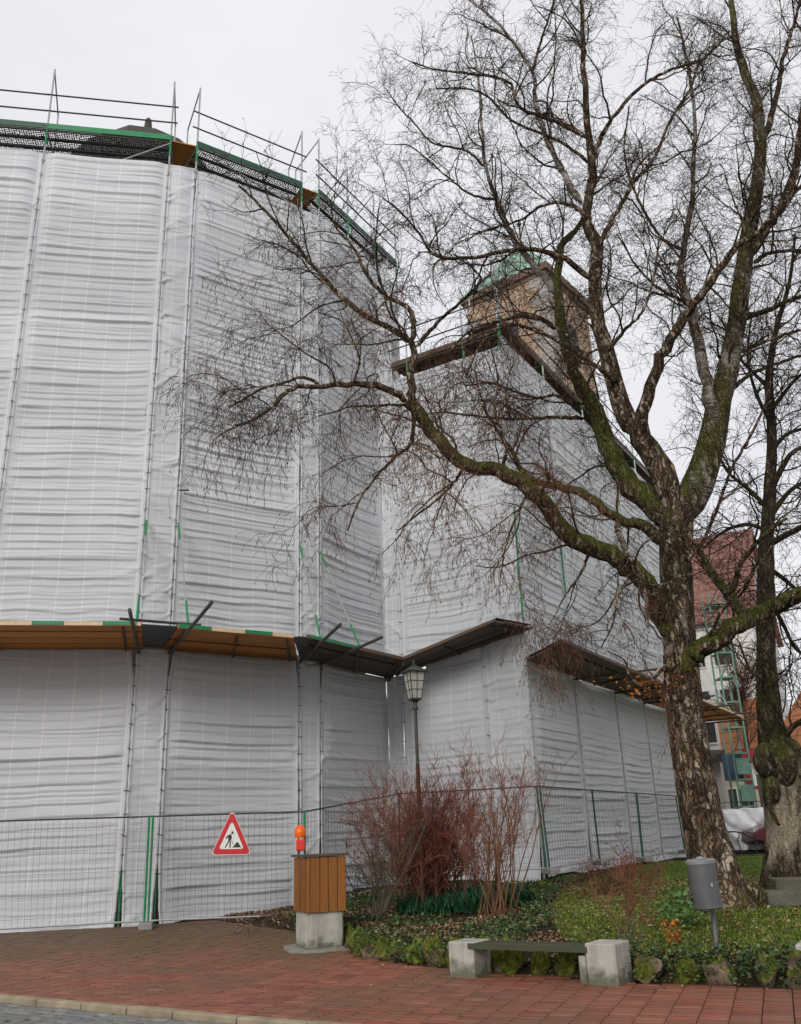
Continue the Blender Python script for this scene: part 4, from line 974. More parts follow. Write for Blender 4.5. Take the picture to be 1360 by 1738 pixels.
# loose stones by the sheeting foot
for i, (x, y, w) in enumerate(((925, 1492, .28), (905, 1497, .2))):
    p = atz(x, y, .62); lab = ('grey boulder at the sheeting corner under the fence post', 'smaller grey boulder left of the fence corner foot')[i]
    o = rock((p[0] * .93, p[1] * .93, gz(p[:2] * .93) + .03), w, w * .7, .13, .3 * i, 300 + i); o.parent = None; o.name = 'boulder'; o.matrix_parent_inverse = Matrix.Identity(4); tag(o, lab, 'boulder')
# stone steps under the right tree
st = empty('stone_step', (5.6, 13.5, .4)); tag(st, 'two grey stone slabs stepped at the foot of the gnarled tree', 'steps')
for (x0, x1, y0, y1, Y0, dep) in ((1318, 1420, 1492, 1508, 13.6, .5), (1304, 1420, 1514, 1526, 12.9, .5)):
    a, b = at(x0, y1, Y0), at(x1, y1, Y0 - .3); zt2 = at(x0, y0, Y0)[2]
    m = MB(); dv = np.array([.1, dep]); m.hexa([(*a[:2], a[2] - .1), (*b[:2], a[2] - .1), (*(b[:2] + dv), a[2] - .1), (*(a[:2] + dv), a[2] - .1)], [(*a[:2], zt2), (*b[:2], zt2), (*(b[:2] + dv), zt2), (*(a[:2] + dv), zt2)])
    m.build('slab', MT['stone'], st, bevel=.02)

# ------------------------------------------------------------------ branch machinery
class Tubes:
    def __init__(s): s.V = []; s.F = []; s.W = []; s.M = []; s.n = 0
    def add(s, P, R, K=3, white=0.0, moss=0.0, rough=0.0, cap=False):
        P = np.asarray(P, float); R = np.asarray(R, float); B, N, _ = P.shape
        T = np.gradient(P, axis=1); T /= np.linalg.norm(T, axis=2, keepdims=True) + 1e-9
        ref = np.zeros_like(T); ref[..., 0] = 1.0; alt = np.abs(T[..., 0]) > .85
        alt = alt.any(axis=1); ref[alt] = (0, 1.0, .2)
        n1 = np.cross(T, ref); n1 /= np.linalg.norm(n1, axis=2, keepdims=True) + 1e-9; n2 = np.cross(T, n1)
        a = np.arange(K) * 2 * math.pi / K
        rr = R[:, :, None] * np.ones(K)
        if rough:
            s_ = np.cumsum(np.linalg.norm(np.diff(P, axis=1, prepend=P[:, :1]), axis=2), axis=1)
            A_ = np.broadcast_to(a[None, None, :], rr.shape); S_ = np.broadcast_to(s_[:, :, None], rr.shape)
            nzv = sum(vnoise(np.cos(A_) * f + 10, np.sin(A_) * f + S_ * f2 + 5, 31 + j) * w for j, (f, f2, w) in enumerate(((1.3, 1.6, .5), (3.5, 3.2, .35), (8, 5, .3)))) - .57
            rr = rr * (1 + rough * nzv)
        V = P[:, :, None, :] + rr[..., None] * (np.cos(a)[None, None, :, None] * n1[:, :, None, :] + np.sin(a)[None, None, :, None] * n2[:, :, None, :])
        ix = np.arange(B * N * K).reshape(B, N, K) + s.n
        i0 = ix[:, :-1]; i1 = ix[:, 1:]
        Fq = np.stack([i0, np.roll(i0, -1, 2), np.roll(i1, -1, 2), i1], -1).reshape(-1, 4)
        s.V.append(V.reshape(-1, 3)); s.F.append(Fq); s.n += B * N * K
        for store, val in ((s.W, white), (s.M, moss)):
            v = np.asarray(val, float); v = np.broadcast_to(v.reshape(v.shape + (1,) * (2 - v.ndim)) if v.ndim < 2 else v, (B, N))
            store.append(np.repeat(v.reshape(-1), K))
    def tri(s): return sum(len(f) for f in s.F) * 2
    def build(s, name, mat, parent=None, smooth=True, kind=None):
        o = link(name, npmesh(name, np.concatenate(s.V), np.concatenate(s.F), smooth, {'white': np.concatenate(s.W), 'moss': np.concatenate(s.M)}), mat, parent)
        if kind: o['kind'] = kind
        return o
def catmull(pts, N):
    pts = np.asarray(pts, float); e = np.vstack([2 * pts[0] - pts[1], pts, 2 * pts[-1] - pts[-2]])
    out = []; n = len(pts) - 1
    for t in np.linspace(0, n - 1e-6, N):
        i = int(t); f = t - i; p0, p1, p2, p3 = e[i:i + 4]
        out.append(.5 * ((2 * p1) + (-p0 + p2) * f + (2 * p0 - 5 * p1 + 4 * p2 - p3) * f * f + (-p0 + 3 * p1 - 3 * p2 + p3) * f ** 3))
    return np.array(out)
def unit(v): return v / (np.linalg.norm(v, axis=-1, keepdims=True) + 1e-9)
def grow(O, Dr, L, N, curl, grav, r, kink=0.0):
    B = len(O); P = np.zeros((B, N, 3)); P[:, 0] = O; d = unit(Dr); st_ = (L / (N - 1))[:, None]
    g = np.asarray(grav, float); g = np.broadcast_to(g, (B,))
    bias = r.normal(size=(B, 3)) * curl * .3
    for i in range(1, N):
        d = unit(d + r.normal(size=(B, 3)) * curl + bias * .4 + np.stack([0 * g, 0 * g, g], -1) * (i / N + .3))
        P[:, i] = P[:, i - 1] + d * st_
    return P
def spawn(P, R, count, r, t0=.15, t1=1.0, ang=(.5, 1.1), out=None):
    """count: children for each parent (array of ints). returns origin, dir, parent radius, parent index, t"""
    B, N, _ = P.shape; pi = np.repeat(np.arange(B), count); n = len(pi)
    t = t0 + (t1 - t0) * r.random(n); x = t * (N - 1); i = np.clip(x.astype(int), 0, N - 2); f = (x - i)[:, None]
    O = P[pi, i] * (1 - f) + P[pi, i + 1] * f; T = unit(P[pi, i + 1] - P[pi, i]); rp = R[pi, i] * (1 - f[:, 0]) + R[pi, i + 1] * f[:, 0]
    q = r.normal(size=(n, 3)); q = unit(q - (q * T).sum(1, keepdims=True) * T); a = r.uniform(*ang, n)[:, None]
    return O, T * np.cos(a) + q * np.sin(a), rp, pi, t
def taper(r0, B, N, end=.25): return np.asarray(r0)[:, None] * np.linspace(1, end, N)[None, :]

# ------------------------------------------------------------------ the birch
YT = 13.35
birch = empty('birch_tree', tuple(at(1222, 1530, YT)))
tag(birch, 'large bare birch with split trunk and mossy spreading limbs beside the litter bin', 'tree')
rb = np.random.default_rng(11)
wood = Tubes()
def pxr(wpx, Y): return wpx / 2 / F_PX * Y * 1.05
tr = [(1228, 1540, 122), (1223, 1520, 98), (1212, 1480, 81), (1200, 1430, 70), (1188, 1370, 65), (1176, 1300, 61), (1165, 1225, 60), (1157, 1150, 60), (1153, 1080, 57), (1149, 1010, 54), (1147, 950, 54), (1149, 900, 60), (1152, 860, 66)]
TP = catmull([np.append(at(x, y, YT), pxr(w, YT + .6)) for x, y, w in tr], 150)
wt = np.interp(np.linspace(0, 1, 150), [0, .3, .55, .75, 1], [.1, .3, .42, .40, .2])
wood.add(TP[None, :, :3], TP[None, :, 3] * .9, 40, wt[None], np.interp(np.linspace(0, 1, 150), [0, .15, .5, 1], [.55, .2, .25, .75])[None], .34)
for a_, l_ in ((-.2, .9), (.5, .7), (2.6, .6), (-1.2, .6), (3.6, .5), (-2.2, .55)):     # root flare
    b_ = TP[6, :3]; d = np.array([math.cos(a_), math.sin(a_), 0]); P = catmull([b_ + [0, 0, .35], b_ + d * l_ * .45 + [0, 0, .08], b_ + d * l_ * .85 + [0, 0, -.10], b_ + d * l_ * 1.2 + [0, 0, -.3]], 14)
    wood.add(P[None], np.linspace(.20, .08, 14)[None], 12, .0, .5, .3)
LIMBS = [  # pixels of the centre line, depth at start and end, width in px at start and end, white, moss
 ([(1152, 885), (1185, 825), (1211, 735), (1228, 660), (1245, 575), (1262, 450), (1280, 350), (1290, 250), (1285, 175), (1258, 105), (1246, 50), (1236, -50), (1230, -140)], 13.35, 13.9, 58, 6, .47, .75),
 ([(1262, 445), (1300, 390), (1342, 315), (1356, 250), (1366, 150), (1374, 40), (1380, -60)], 13.6, 12.6, 23, 6, .3, .5),
 ([(1288, 262), (1315, 175), (1330, 100), (1352, 25), (1368, -60)], 13.7, 14.2, 15, 4, .3, .2),
 ([(1146, 880), (1118, 795), (1085, 738), (1055, 690), (1030, 600), (1011, 525), (1012, 430), (997, 362), (1005, 300), (996, 200), (992, 100), (988, 0), (982, -90)], 13.3, 12.4, 46, 5, .22, .5),
 ([(1085, 742), (1095, 690), (1120, 610), (1160, 540), (1190, 500), (1245, 425), (1285, 395), (1330, 345), (1380, 300)], 13.0, 11.9, 25, 7, .25, .4),
 ([(1213, 738), (1200, 655), (1182, 565), (1170, 515), (1157, 472), (1160, 425), (1175, 350), (1177, 290), (1180, 200), (1168, 110), (1150, 30)], 13.5, 14.4, 24, 4, .55, .5),
 ([(1146, 888), (1100, 848), (1058, 812), (1035, 765), (1018, 712), (992, 665), (966, 605), (950, 530), (947, 440), (962, 405), (985, 380), (1003, 330)], 13.4, 14.6, 48, 6, .15, .95),
 ([(950, 505), (930, 478), (905, 450), (865, 393), (845, 340), (825, 285), (818, 210), (812, 130), (800, 60)], 14.3, 14.8, 17, 3, .8, .1),
 ([(990, 348), (960, 300), (935, 250), (909, 178), (904, 122), (850, 45), (798, 0), (765, -30)], 12.5, 12.9, 14, 4, .7, .1),
 ([(904, 122), (918, 70), (935, 20), (950, -40)], 12.7, 12.3, 7, 3, .3, .1),
 ([(1003, 290), (1015, 245), (1040, 200), (1085, 150), (1135, 120), (1195, 98), (1238, 52)], 12.5, 11.9, 11, 4, .2, .2),
 ([(1012, 425), (1050, 355), (1075, 310), (1110, 270), (1140, 200), (1172, 150), (1190, 90)], 12.5, 13.2, 10, 4, .2, .2),
 ([(1010, 480), (960, 440), (910, 424), (860, 426), (805, 437), (740, 434), (715, 400), (680, 360), (650, 335)], 12.6, 11.6, 12, 3, .1, .3),
 ([(1000, 368), (960, 345), (920, 350), (880, 375), (820, 392), (790, 410)], 12.5, 13.3, 8, 3, .1, .2),
 ([(1000, 235), (940, 205), (880, 180), (865, 140), (800, 125), (740, 118), (700, 105)], 12.4, 13.0, 9, 3, .2, .1),
 ([(1005, 280), (950, 240), (870, 205), (830, 165), (790, 150), (740, 150)], 12.4, 11.8, 7, 3, .1, .1),
 ([(825, 285), (790, 255), (735, 242), (700, 205), (680, 185), (655, 150)], 14.6, 14.2, 6, 2, .1, .1),
 ([(845, 340), (800, 330), (760, 300), (700, 250), (670, 245)], 14.5, 13.8, 6, 2, .1, .1),
 ([(1153, 1098), (1133, 1058), (1105, 1003), (1075, 970), (1050, 950), (1003, 930), (962, 903), (930, 865), (892, 823), (850, 800), (792, 787), (755, 763), (720, 718), (693, 682)], 13.2, 12.2, 36, 22, .05, .95),
 ([(695, 684), (650, 656), (600, 652), (545, 655), (495, 660), (465, 688), (430, 712), (400, 722)], 12.2, 11.7, 14, 4, .05, .35),
 ([(545, 655), (515, 640), (480, 650), (445, 660), (410, 680), (388, 690)], 11.9, 11.5, 7, 3, 0, .2),
 ([(700, 692), (697, 640), (702, 588), (670, 562), (600, 520), (540, 462), (480, 390), (435, 342), (405, 315)], 12.2, 12.7, 16, 4, .1, .5),
 ([(702, 588), (697, 528), (652, 500), (622, 465), (600, 420), (570, 385), (560, 340)], 12.3, 12.9, 11, 3, .1, .4),
 ([(705, 590), (745, 545), (790, 505), (815, 470), (770, 430)], 12.3, 11.7, 9, 3, .1, .3),
 ([(702, 690), (698, 750), (672, 775), (640, 808), (610, 850), (590, 900)], 12.2, 11.9, 8, 3, 0, .4),
 ([(690, 687), (640, 688), (595, 690), (575, 697), (540, 706)], 12.2, 12.6, 6, 2, 0, .3),
 ([(570, 655), (560, 625), (520, 600), (480, 570), (450, 545)], 12.0, 12.3, 5, 2, 0, .2),
 ([(600, 652), (610, 610), (595, 570), (580, 545), (540, 530)], 12.0, 11.7, 5, 2, 0, .2),
 ([(994, 710), (940, 708), (865, 711), (800, 705), (745, 700), (700, 710)], 13.9, 13.2, 8, 2, 0, .3),
 ([(974, 688), (944, 671), (911, 675), (865, 661), (830, 650), (790, 655)], 14.0, 14.6, 7, 3, 0, .3),
 ([(948, 560), (918, 542), (880, 538), (850, 545), (800, 560), (755, 605)], 14.2, 13.4, 10, 3, 0, .6),
 ([(1052, 652), (1020, 628), (965, 590), (910, 562), (865, 552), (820, 580), (790, 640)], 13.0, 12.3, 10, 3, 0, .6),
 ([(1152, 955), (1128, 922), (1085, 890), (1050, 882), (1010, 850), (965, 830), (925, 822), (885, 800), (872, 770), (850, 740), (820, 690)], 13.3, 14.0, 24, 5, .1, .85),
 ([(1045, 885), (1060, 930), (1082, 975), (1095, 1010), (1100, 1065)], 13.0, 12.8, 12, 5, .55, .3),
 ([(1150, 1150), (1172, 1118), (1200, 1094), (1245, 1064), (1290, 1041), (1340, 1016), (1385, 998), (1440, 985)], 13.3, 12.7, 36, 20, .05, .95),
 ([(1268, 1052), (1240, 1015), (1215, 982), (1196, 950), (1184, 930)], 13.0, 13.6, 18, 8, .05, .8),
 ([(1240, 1018), (1250, 985), (1255, 960), (1278, 930), (1300, 905), (1335, 880)], 13.1, 12.4, 12, 5, .05, .7),
 ([(1160, 960), (1190, 925), (1215, 870), (1238, 806), (1265, 755), (1294, 700), (1310, 640)], 13.2, 12.4, 7, 4, 0, .1),
 ([(1262, 540), (1305, 525), (1360, 503), (1410, 490)], 13.7, 13.0, 12, 6, 0, .8),
 ([(1254, 598), (1305, 577), (1360, 560), (1410, 555)], 13.6, 13.0, 8, 4, 0, .4),
 ([(1240, 662), (1280, 633), (1360, 603), (1410, 600)], 13.6, 14.4, 9, 4, 0, .4),
 ([(1281, 445), (1305, 430), (1360, 424), (1410, 425)], 13.7, 14.3, 9, 5, 0, .3),
 ([(1160, 425), (1120, 400), (1080, 330), (1060, 260), (1068, 180)], 14.0, 14.6, 7, 3, .2, .2),
 ([(1170, 515), (1120, 490), (1080, 450), (1050, 400)], 13.8, 13.2, 7, 3, .1, .2),
 ([(1030, 600), (1060, 560), (1090, 530), (1110, 470), (1120, 400)], 12.8, 12.2, 8, 3, .1, .2),
 ([(900, 828), (880, 870), (860, 920), (850, 980)], 12.8, 12.4, 6, 2, 0, .3),
 ([(792, 787), (770, 820), (740, 850), (700, 880), (672, 905)], 12.4, 12.0, 7, 2, 0, .3),
 ([(850, 800), (860, 760), (840, 700), (845, 640), (830, 580)], 12.5, 12.0, 7, 2, 0, .4),
 ([(1003, 930), (985, 975), (960, 1010), (940, 1050)], 12.9, 12.5, 6, 2, 0, .3),
 ([(1075, 970), (1050, 1010), (1040, 1060), (1020, 1100)], 13.0, 12.6, 6, 2, 0, .3),
]
HP, HR = [], []
NH = 40
for k, (pts, y0, y1, w0, w1, wh, mo) in enumerate(LIMBS):
    n = len(pts); yy = np.linspace(0, 1, n); P3 = [np.append(at(x, y, y0 + (y1 - y0) * s + (rb.normal(0, .10) if 0 < s < 1 else 0)), 0) for (x, y), s in zip(pts, yy)]
    C = catmull(P3, NH)[:, :3]; tt = np.linspace(0, 1, NH); R = pxr(w0, y0 + .4) + (pxr(w1, y1 + .4) - pxr(w0, y0 + .4)) * tt ** .75; R = R * (1 + .15 * np.exp(-tt / .08)); R[0] *= .05; R[1] *= .75
    C[1:-1] += rb.normal(0, 1, (NH - 2, 3)) * np.minimum(.02, R[1:-1, None] * .22)
    HP.append(C); HR.append(R)
    wood.add(C[None], R[None], 18 if w0 > 20 else (12 if w0 > 9 else 8), wh, mo, .30 if w0 > 20 else .22)
HP, HR = np.array(HP), np.array(HR)
HL = np.linalg.norm(np.diff(HP, axis=1), axis=2).sum(1)
# secondary branches
droop = np.array([1.0 if (HP[k, -1, 2] < 9.4 and HP[k, -1, 0] < 3.2) else 0.0 for k in range(len(HP))])
thick0 = np.array([l[3] for l in LIMBS])
outer = np.array([1.25 if l[0][-1][0] < 610 and l[0][-1][1] > 480 else 1.0 for l in LIMBS])
cnt = np.maximum(3, (HL * np.where(droop > 0, 2.9, 3.2) * outer).astype(int))
O, Dv, rp, pi, t = spawn(HP, HR, cnt, rb, .18, 1.0, (.5, 1.15))
Dv = unit(Dv + np.array([0, 0, .25])); n2 = len(O)
L2 = rb.uniform(.7, 1.9, n2) * (1.1 - .35 * t) * np.where(rp > .1, 1.2, 1.0); r2 = np.minimum(rp * .6, (.006 + .0095 * L2) * np.where(outer[pi] > 1, .6, 1.0))
P2_ = grow(O, Dv, L2, 12, .19, np.where(droop[pi] > 0, -.06, .03), rb); R2 = taper(r2, n2, 12, .35)
wood.add(P2_, R2, 5, .0, .25)
dr2 = droop[pi]; ou2 = outer[pi]
# tertiary
cnt = np.maximum(3, (L2 * np.where(dr2 > 0, 5.8, 6.8) * np.where(ou2 > 1, 1.25, 1.0)).astype(int)); O, Dv, rp, pi3, t = spawn(P2_, R2, cnt, rb, .12, 1.0, (.45, 1.1)); n3 = len(O); dr3 = dr2[pi3]
L3 = rb.uniform(.3, .85, n3); r3 = np.minimum(rp * .7, .0054)
P3_ = grow(O, Dv, L3, 8, .36, np.where(dr3 > 0, -.22, -.03), rb); R3 = taper(r3, n3, 8, .55)
twigs = Tubes(); brown = Tubes()
bm3 = (dr3 > 0) & (vnoise(O[:, 0] * .6 + 4, O[:, 2] * .6, 78) > .38)
twigs.add(P3_[~bm3], R3[~bm3], 3); brown.add(P3_[bm3], R3[bm3], 3)
# fine twigs
cnt = np.where(dr3 > 0, 7.5, 7); cnt = np.maximum(2, (cnt * L3 / .55).astype(int)); O, Dv, rp, pi4, t = spawn(P3_, R3, cnt, rb, .1, 1.0, (.4, 1.0)); n4 = len(O); dr4 = dr3[pi4]
L4 = rb.uniform(.16, .45, n4) * np.where(dr4 > 0, 1.25, 1.0); P4 = grow(O, Dv, L4, 6, .36, np.where(dr4 > 0, -.42, -.10), rb); R4 = taper(np.full(n4, .0029), n4, 6, .7)
m_ = (dr4 > 0) & (vnoise(O[:, 0] * .7, O[:, 2] * .7, 77) > .28)
twigs.add(P4[~m_], R4[~m_], 3)
if m_.any(): brown.add(P4[m_], R4[m_], 3)
# dry catkins on the weeping twigs
sel = rb.random(n4) < np.where(dr4 > 0, .8, .12); Oc = P4[sel, -1]; Dc = rb.normal(size=(sel.sum(), 3)) * .4 + [0, 0, -1.0]
Pc = grow(Oc, Dc, rb.uniform(.025, .055, sel.sum()), 3, .1, -.2, rb); brown.add(Pc, np.full((len(Pc), 3), .0068) * [.6, 1.1, .4], 3)
wood.build('trunk', MT['bark'], birch)
twigs.build('crown', MT['twig'], birch, False, 'stuff'); brown.build('catkins', MT['twig_brown'], birch, False, 'stuff')
# a tuft of withered orange leaves caught at the trunk
def leaves(name, C, size, mat, r, parent=None, flat=.3, kind='stuff', aspect=.6, up=0.0):
    n = len(C); s_ = size * r.uniform(.6, 1.3, n)[:, None]; a = r.normal(size=(n, 3)) * [1, 1, flat] + [0, 0, up]; a = unit(a); b = unit(np.cross(a, unit(r.normal(size=(n, 3)) * [flat, flat, 1])))
    V = np.stack([C - a * s_ * .5, C + b * s_ * aspect * .5, C + a * s_ * .5, C - b * s_ * aspect * .5], 1)
    V[:, 1, 2] += (s_[:, 0] * .12); V[:, 3, 2] += (s_[:, 0] * .12)
    o = link(name, npmesh(name, V.reshape(-1, 3), np.arange(n * 4).reshape(n, 4), False, {'rnd': np.repeat(r.random(n), 4)}), mat, parent)
    if kind: o['kind'] = kind
    return o
cl = np.concatenate([at(1100, 1168, 12.9) + rb.normal(0, 1, (130, 3)) * [.20, .2, .13], at(1075, 1150, 12.9) + rb.normal(0, 1, (40, 3)) * [.2, .15, .1]])
leaves('withered_leaves', cl, .05, MT['orange_leaf'], rb, birch, .8)
cb = catmull([at(1130, 1130, 13.2), at(1112, 1150, 13.0), at(1095, 1165, 12.9), at(1070, 1150, 12.85), at(1060, 1120, 12.8), at(1030, 1105, 12.8)], 16)
w2 = Tubes(); w2.add(cb[None], np.linspace(.03, .008, 16)[None], 6); w2.build('twisted_branch', MT['bark'], birch)
print('birch tris', wood.tri(), twigs.tri(), brown.tri(), n2, n3, n4)

# ------------------------------------------------------------------ the gnarled tree on the right
Y2 = 14.9
tree2 = empty('gnarled_tree', tuple(at(1345, 1495, Y2))); tag(tree2, 'gnarled old tree with burls and a slim dark upper trunk at the right edge', 'tree')
r2_ = np.random.default_rng(23); wood = Tubes()
tr = [(1360, 1505, 118), (1352, 1475, 96), (1346, 1420, 82), (1340, 1370, 78), (1332, 1320, 76), (1320, 1275, 60), (1308, 1225, 48), (1302, 1160, 42), (1300, 1080, 40), (1300, 1000, 36), (1302, 920, 31), (1307, 830, 26), (1310, 740, 21), (1306, 640, 16), (1318, 560, 12), (1340, 480, 8), (1350, 400, 5)]
TP = catmull([np.append(at(x, y, Y2), pxr(w, Y2 + .6)) for x, y, w in tr], 160)
TP[:, 3] *= np.interp(np.linspace(0, 1, 160), [0, .2, .34, .5, 1], [.95, .92, .8, .72, .8])
wood.add(TP[None, :, :3], TP[None, :, 3], 36, np.interp(np.linspace(0, 1, 160), [0, .12, .25, .32, 1], [.15, .6, .52, .1, .05])[None], np.interp(np.linspace(0, 1, 160), [0, .08, .3, 1], [.8, .3, .6, .5])[None], .5)
for (x, y, w, dy) in ((1300, 1290, 34, -.25), (1332, 1300, 40, -.3), (1350, 1330, 34, -.2), (1312, 1340, 26, -.3), (1345, 1280, 30, -.1)):   # burls
    c = at(x, y, Y2 + dy); R_ = pxr(w, Y2); zz = np.linspace(-1, 1, 12); P = c + np.outer(zz * R_ * 1.6, [.1, 0, 1.0]); wood.add(P[None], (R_ * np.sqrt(np.clip(1 - zz ** 2, .01, 1)))[None], 14, .0, .6, .5)
L2nd = [([(1300, 1300), (1302, 1330), (1308, 1370), (1322, 1400)], -.35, 14, 5), ([(1306, 838), (1330, 790), (1350, 765), (1400, 745)], -.3, 12, 5), ([(1309, 765), (1340, 735), (1390, 722)], .3, 9, 4), ([(1306, 865), (1270, 830), (1235, 800), (1215, 760)], .4, 9, 3),
 ([(1304, 925), (1340, 905), (1375, 890), (1420, 890)], -.5, 12, 6), ([(1302, 940), (1280, 968), (1262, 1003), (1240, 1030)], .6, 9, 3), ([(1310, 720), (1285, 670), (1270, 610), (1275, 540)], .4, 8, 3), ([(1308, 700), (1345, 650), (1380, 620)], -.4, 8, 4), ([(1302, 1010), (1330, 1060), (1350, 1100), (1380, 1120)], .6, 8, 4),
 ([(1298, 1180), (1285, 1150), (1270, 1130), (1255, 1090)], .8, 7, 3), ([(1320, 1270), (1345, 1235), (1375, 1215)], -.3, 12, 6), ([(1305, 880), (1345, 830), (1390, 810)], .5, 10, 5), ([(1300, 960), (1340, 990), (1370, 1020)], .7, 9, 5), ([(1306, 660), (1250, 600), (1225, 540)], .6, 7, 3), ([(1303, 900), (1265, 890), (1225, 905), (1195, 930)], .5, 8, 3)]
HP, HR = [], []
for pts, dy, w0, w1 in L2nd:
    C = catmull([at(x, y, Y2 + dy * 2 * s) for (x, y), s in zip(pts, np.linspace(0, 1, len(pts)))], 24); R = np.linspace(pxr(w0, Y2), pxr(w1, Y2), 24); HP.append(C); HR.append(R); wood.add(C[None], R[None], 10, 0, .55, .25)
HP.append(TP[70:159:1][np.linspace(0, 88, 24).astype(int), :3]); HR.append(TP[70:159, 3][np.linspace(0, 88, 24).astype(int)])
HP, HR = np.array(HP), np.array(HR); HL = np.linalg.norm(np.diff(HP, axis=1), axis=2).sum(1)
O, Dv, rp, pi, t = spawn(HP[1:], HR[1:], np.maximum(4, (HL[1:] * 4).astype(int)), r2_, .15, 1, (.5, 1.1)); n2 = len(O)
L2 = r2_.uniform(.6, 1.5, n2); P2_ = grow(O, unit(Dv + [0, 0, .1]), L2, 10, .22, .01, r2_); R2 = taper(np.minimum(rp * .6, .016), n2, 10, .35); wood.add(P2_, R2, 5, 0, .3)
O, Dv, rp, pi3, t = spawn(P2_, R2, np.maximum(3, (L2 * 7).astype(int)), r2_, .1, 1, (.5, 1.1)); n3 = len(O); L3 = r2_.uniform(.25, .7, n3); P3_ = grow(O, Dv, L3, 7, .25, .02, r2_); R3 = taper(np.minimum(rp * .7, .0065), n3, 7, .5)
twigs = Tubes(); twigs.add(P3_, R3, 3)
O, Dv, rp, pi4, t = spawn(P3_, R3, np.full(n3, 4), r2_, .1, 1, (.4, 1.0)); n4 = len(O); twigs.add(grow(O, Dv, r2_.uniform(.12, .3, n4), 4, .22, .02, r2_), taper(np.full(n4, .0038), n4, 4, .7), 3)
wood.build('trunk', MT['gnarled'], tree2); twigs.build('crown', MT['twig'], tree2, False, 'stuff')

# ------------------------------------------------------------------ shrubs
def shrub(name, base, label, stems, h, spread, lean, mat, matw, seed, r0=.012, sub=(3, 6), gv=.04, grp='bare shrubs in the bed', fine=.003, rise=(0, 0, .9), subL=(.25, .7), spread0=.12, t0=.25):
    rs = np.random.default_rng(seed); o = empty(name, tuple(base)); tag(o, label, 'shrub', grp)
    B0_ = np.array(base) + rs.normal(0, 1, (stems, 3)) * [spread0, spread0, 0] + [0, 0, -.05]
    a = rs.uniform(0, 2 * math.pi, stems); s = rs.uniform(.1, 1, stems) ** .7 * spread
    Dv = np.stack([np.cos(a) * s + lean[0], np.sin(a) * s + lean[1], np.ones(stems)], -1); L = h * rs.uniform(.65, 1.1, stems)
    P = grow(B0_, Dv, L, 14, .10, gv, rs); R = taper(r0 * rs.uniform(.6, 1.2, stems), stems, 14, .3); w = Tubes(); w.add(P, R, 6, 0, .1); w.build('stems', matw, o)
    O, D2, rp, pi, t = spawn(P, R, np.full(stems, sub[0]), rs, t0, 1, (.35, .9)); n = len(O); L2 = rs.uniform(*subL, n); P2 = grow(O, unit(D2 + np.array(rise) * .5), L2, 8, .14, gv, rs); R2_ = taper(np.minimum(rp * .7, .006), n, 8, .5)
    tw_ = Tubes(); tw_.add(P2, R2_, 3)
    O, D2, rp, pi, t = spawn(P2, R2_, np.full(n, sub[1]), rs, .1, 1, (.35, 1.0)); n = len(O); tw_.add(grow(O, unit(D2 + np.array(rise) * .3), rs.uniform(.1, .32, n), 5, .18, gv, rs), taper(np.full(n, fine), n, 5, .7), 3)
    tw_.build('twigs', mat, o, False, 'stuff'); return o
def gp(x, y, Y):
    p = at(x, y, Y); return (p[0], p[1], gz(p))
shrub('shrub', gp(638, 1540, 15.2), 'small greyish forked shrub next to the wooden cabinet', 9, 1.75, .75, (-.05, 0), MT['grey_twig'], MT['grey_twig'], 41, .022, (8, 6), .02, spread0=.06)
shrub('shrub', gp(742, 1505, 16.3), 'dense dark red twiggy bush behind the lamp post', 95, 2.2, .42, (0, 0), MT['red_twig'], MT['old_twig'], 42, .011, (8, 7), -.01, spread0=.42, t0=.15, fine=.0034)
shrub('shrub', gp(725, 1505, 16.8), 'dense dark red twiggy bush, left half, close to the fence post', 36, 1.9, .7, (-.25, 0), MT['red_twig'], MT['old_twig'], 43, .011, (8, 8), -.02, spread0=.35, fine=.0034)
shrub('shrub', gp(850, 1545, 14.6), 'tall loose shrub of upright reddish brown canes at the lawn edge', 26, 2.35, .34, (.03, 0), MT['red_twig'], m_twig('cane', (.11, .05, .028), (.17, .085, .045), (.09, .04, .03)), 44, .012, (5, 5), .03, spread0=.14, t0=.35)
shrub('rose_bush', gp(1065, 1585, 11.3), 'thin bare rose bush with pinkish canes at the front edge of the lawn', 10, 1.0, .4, (0, 0), MT['red_twig'], MT['grey_twig'], 45, .006, (5, 4), .0, spread0=.08, subL=(.12, .35))
shrub('shrub', gp(1045, 1490, 16.0), 'low tangle of brownish dry twigs in front of the fence', 26, .6, .9, (0, 0), MT['twig_brown'], MT['twig_brown'], 46, .005, (6, 5), -.08, spread0=.4, subL=(.12, .35))

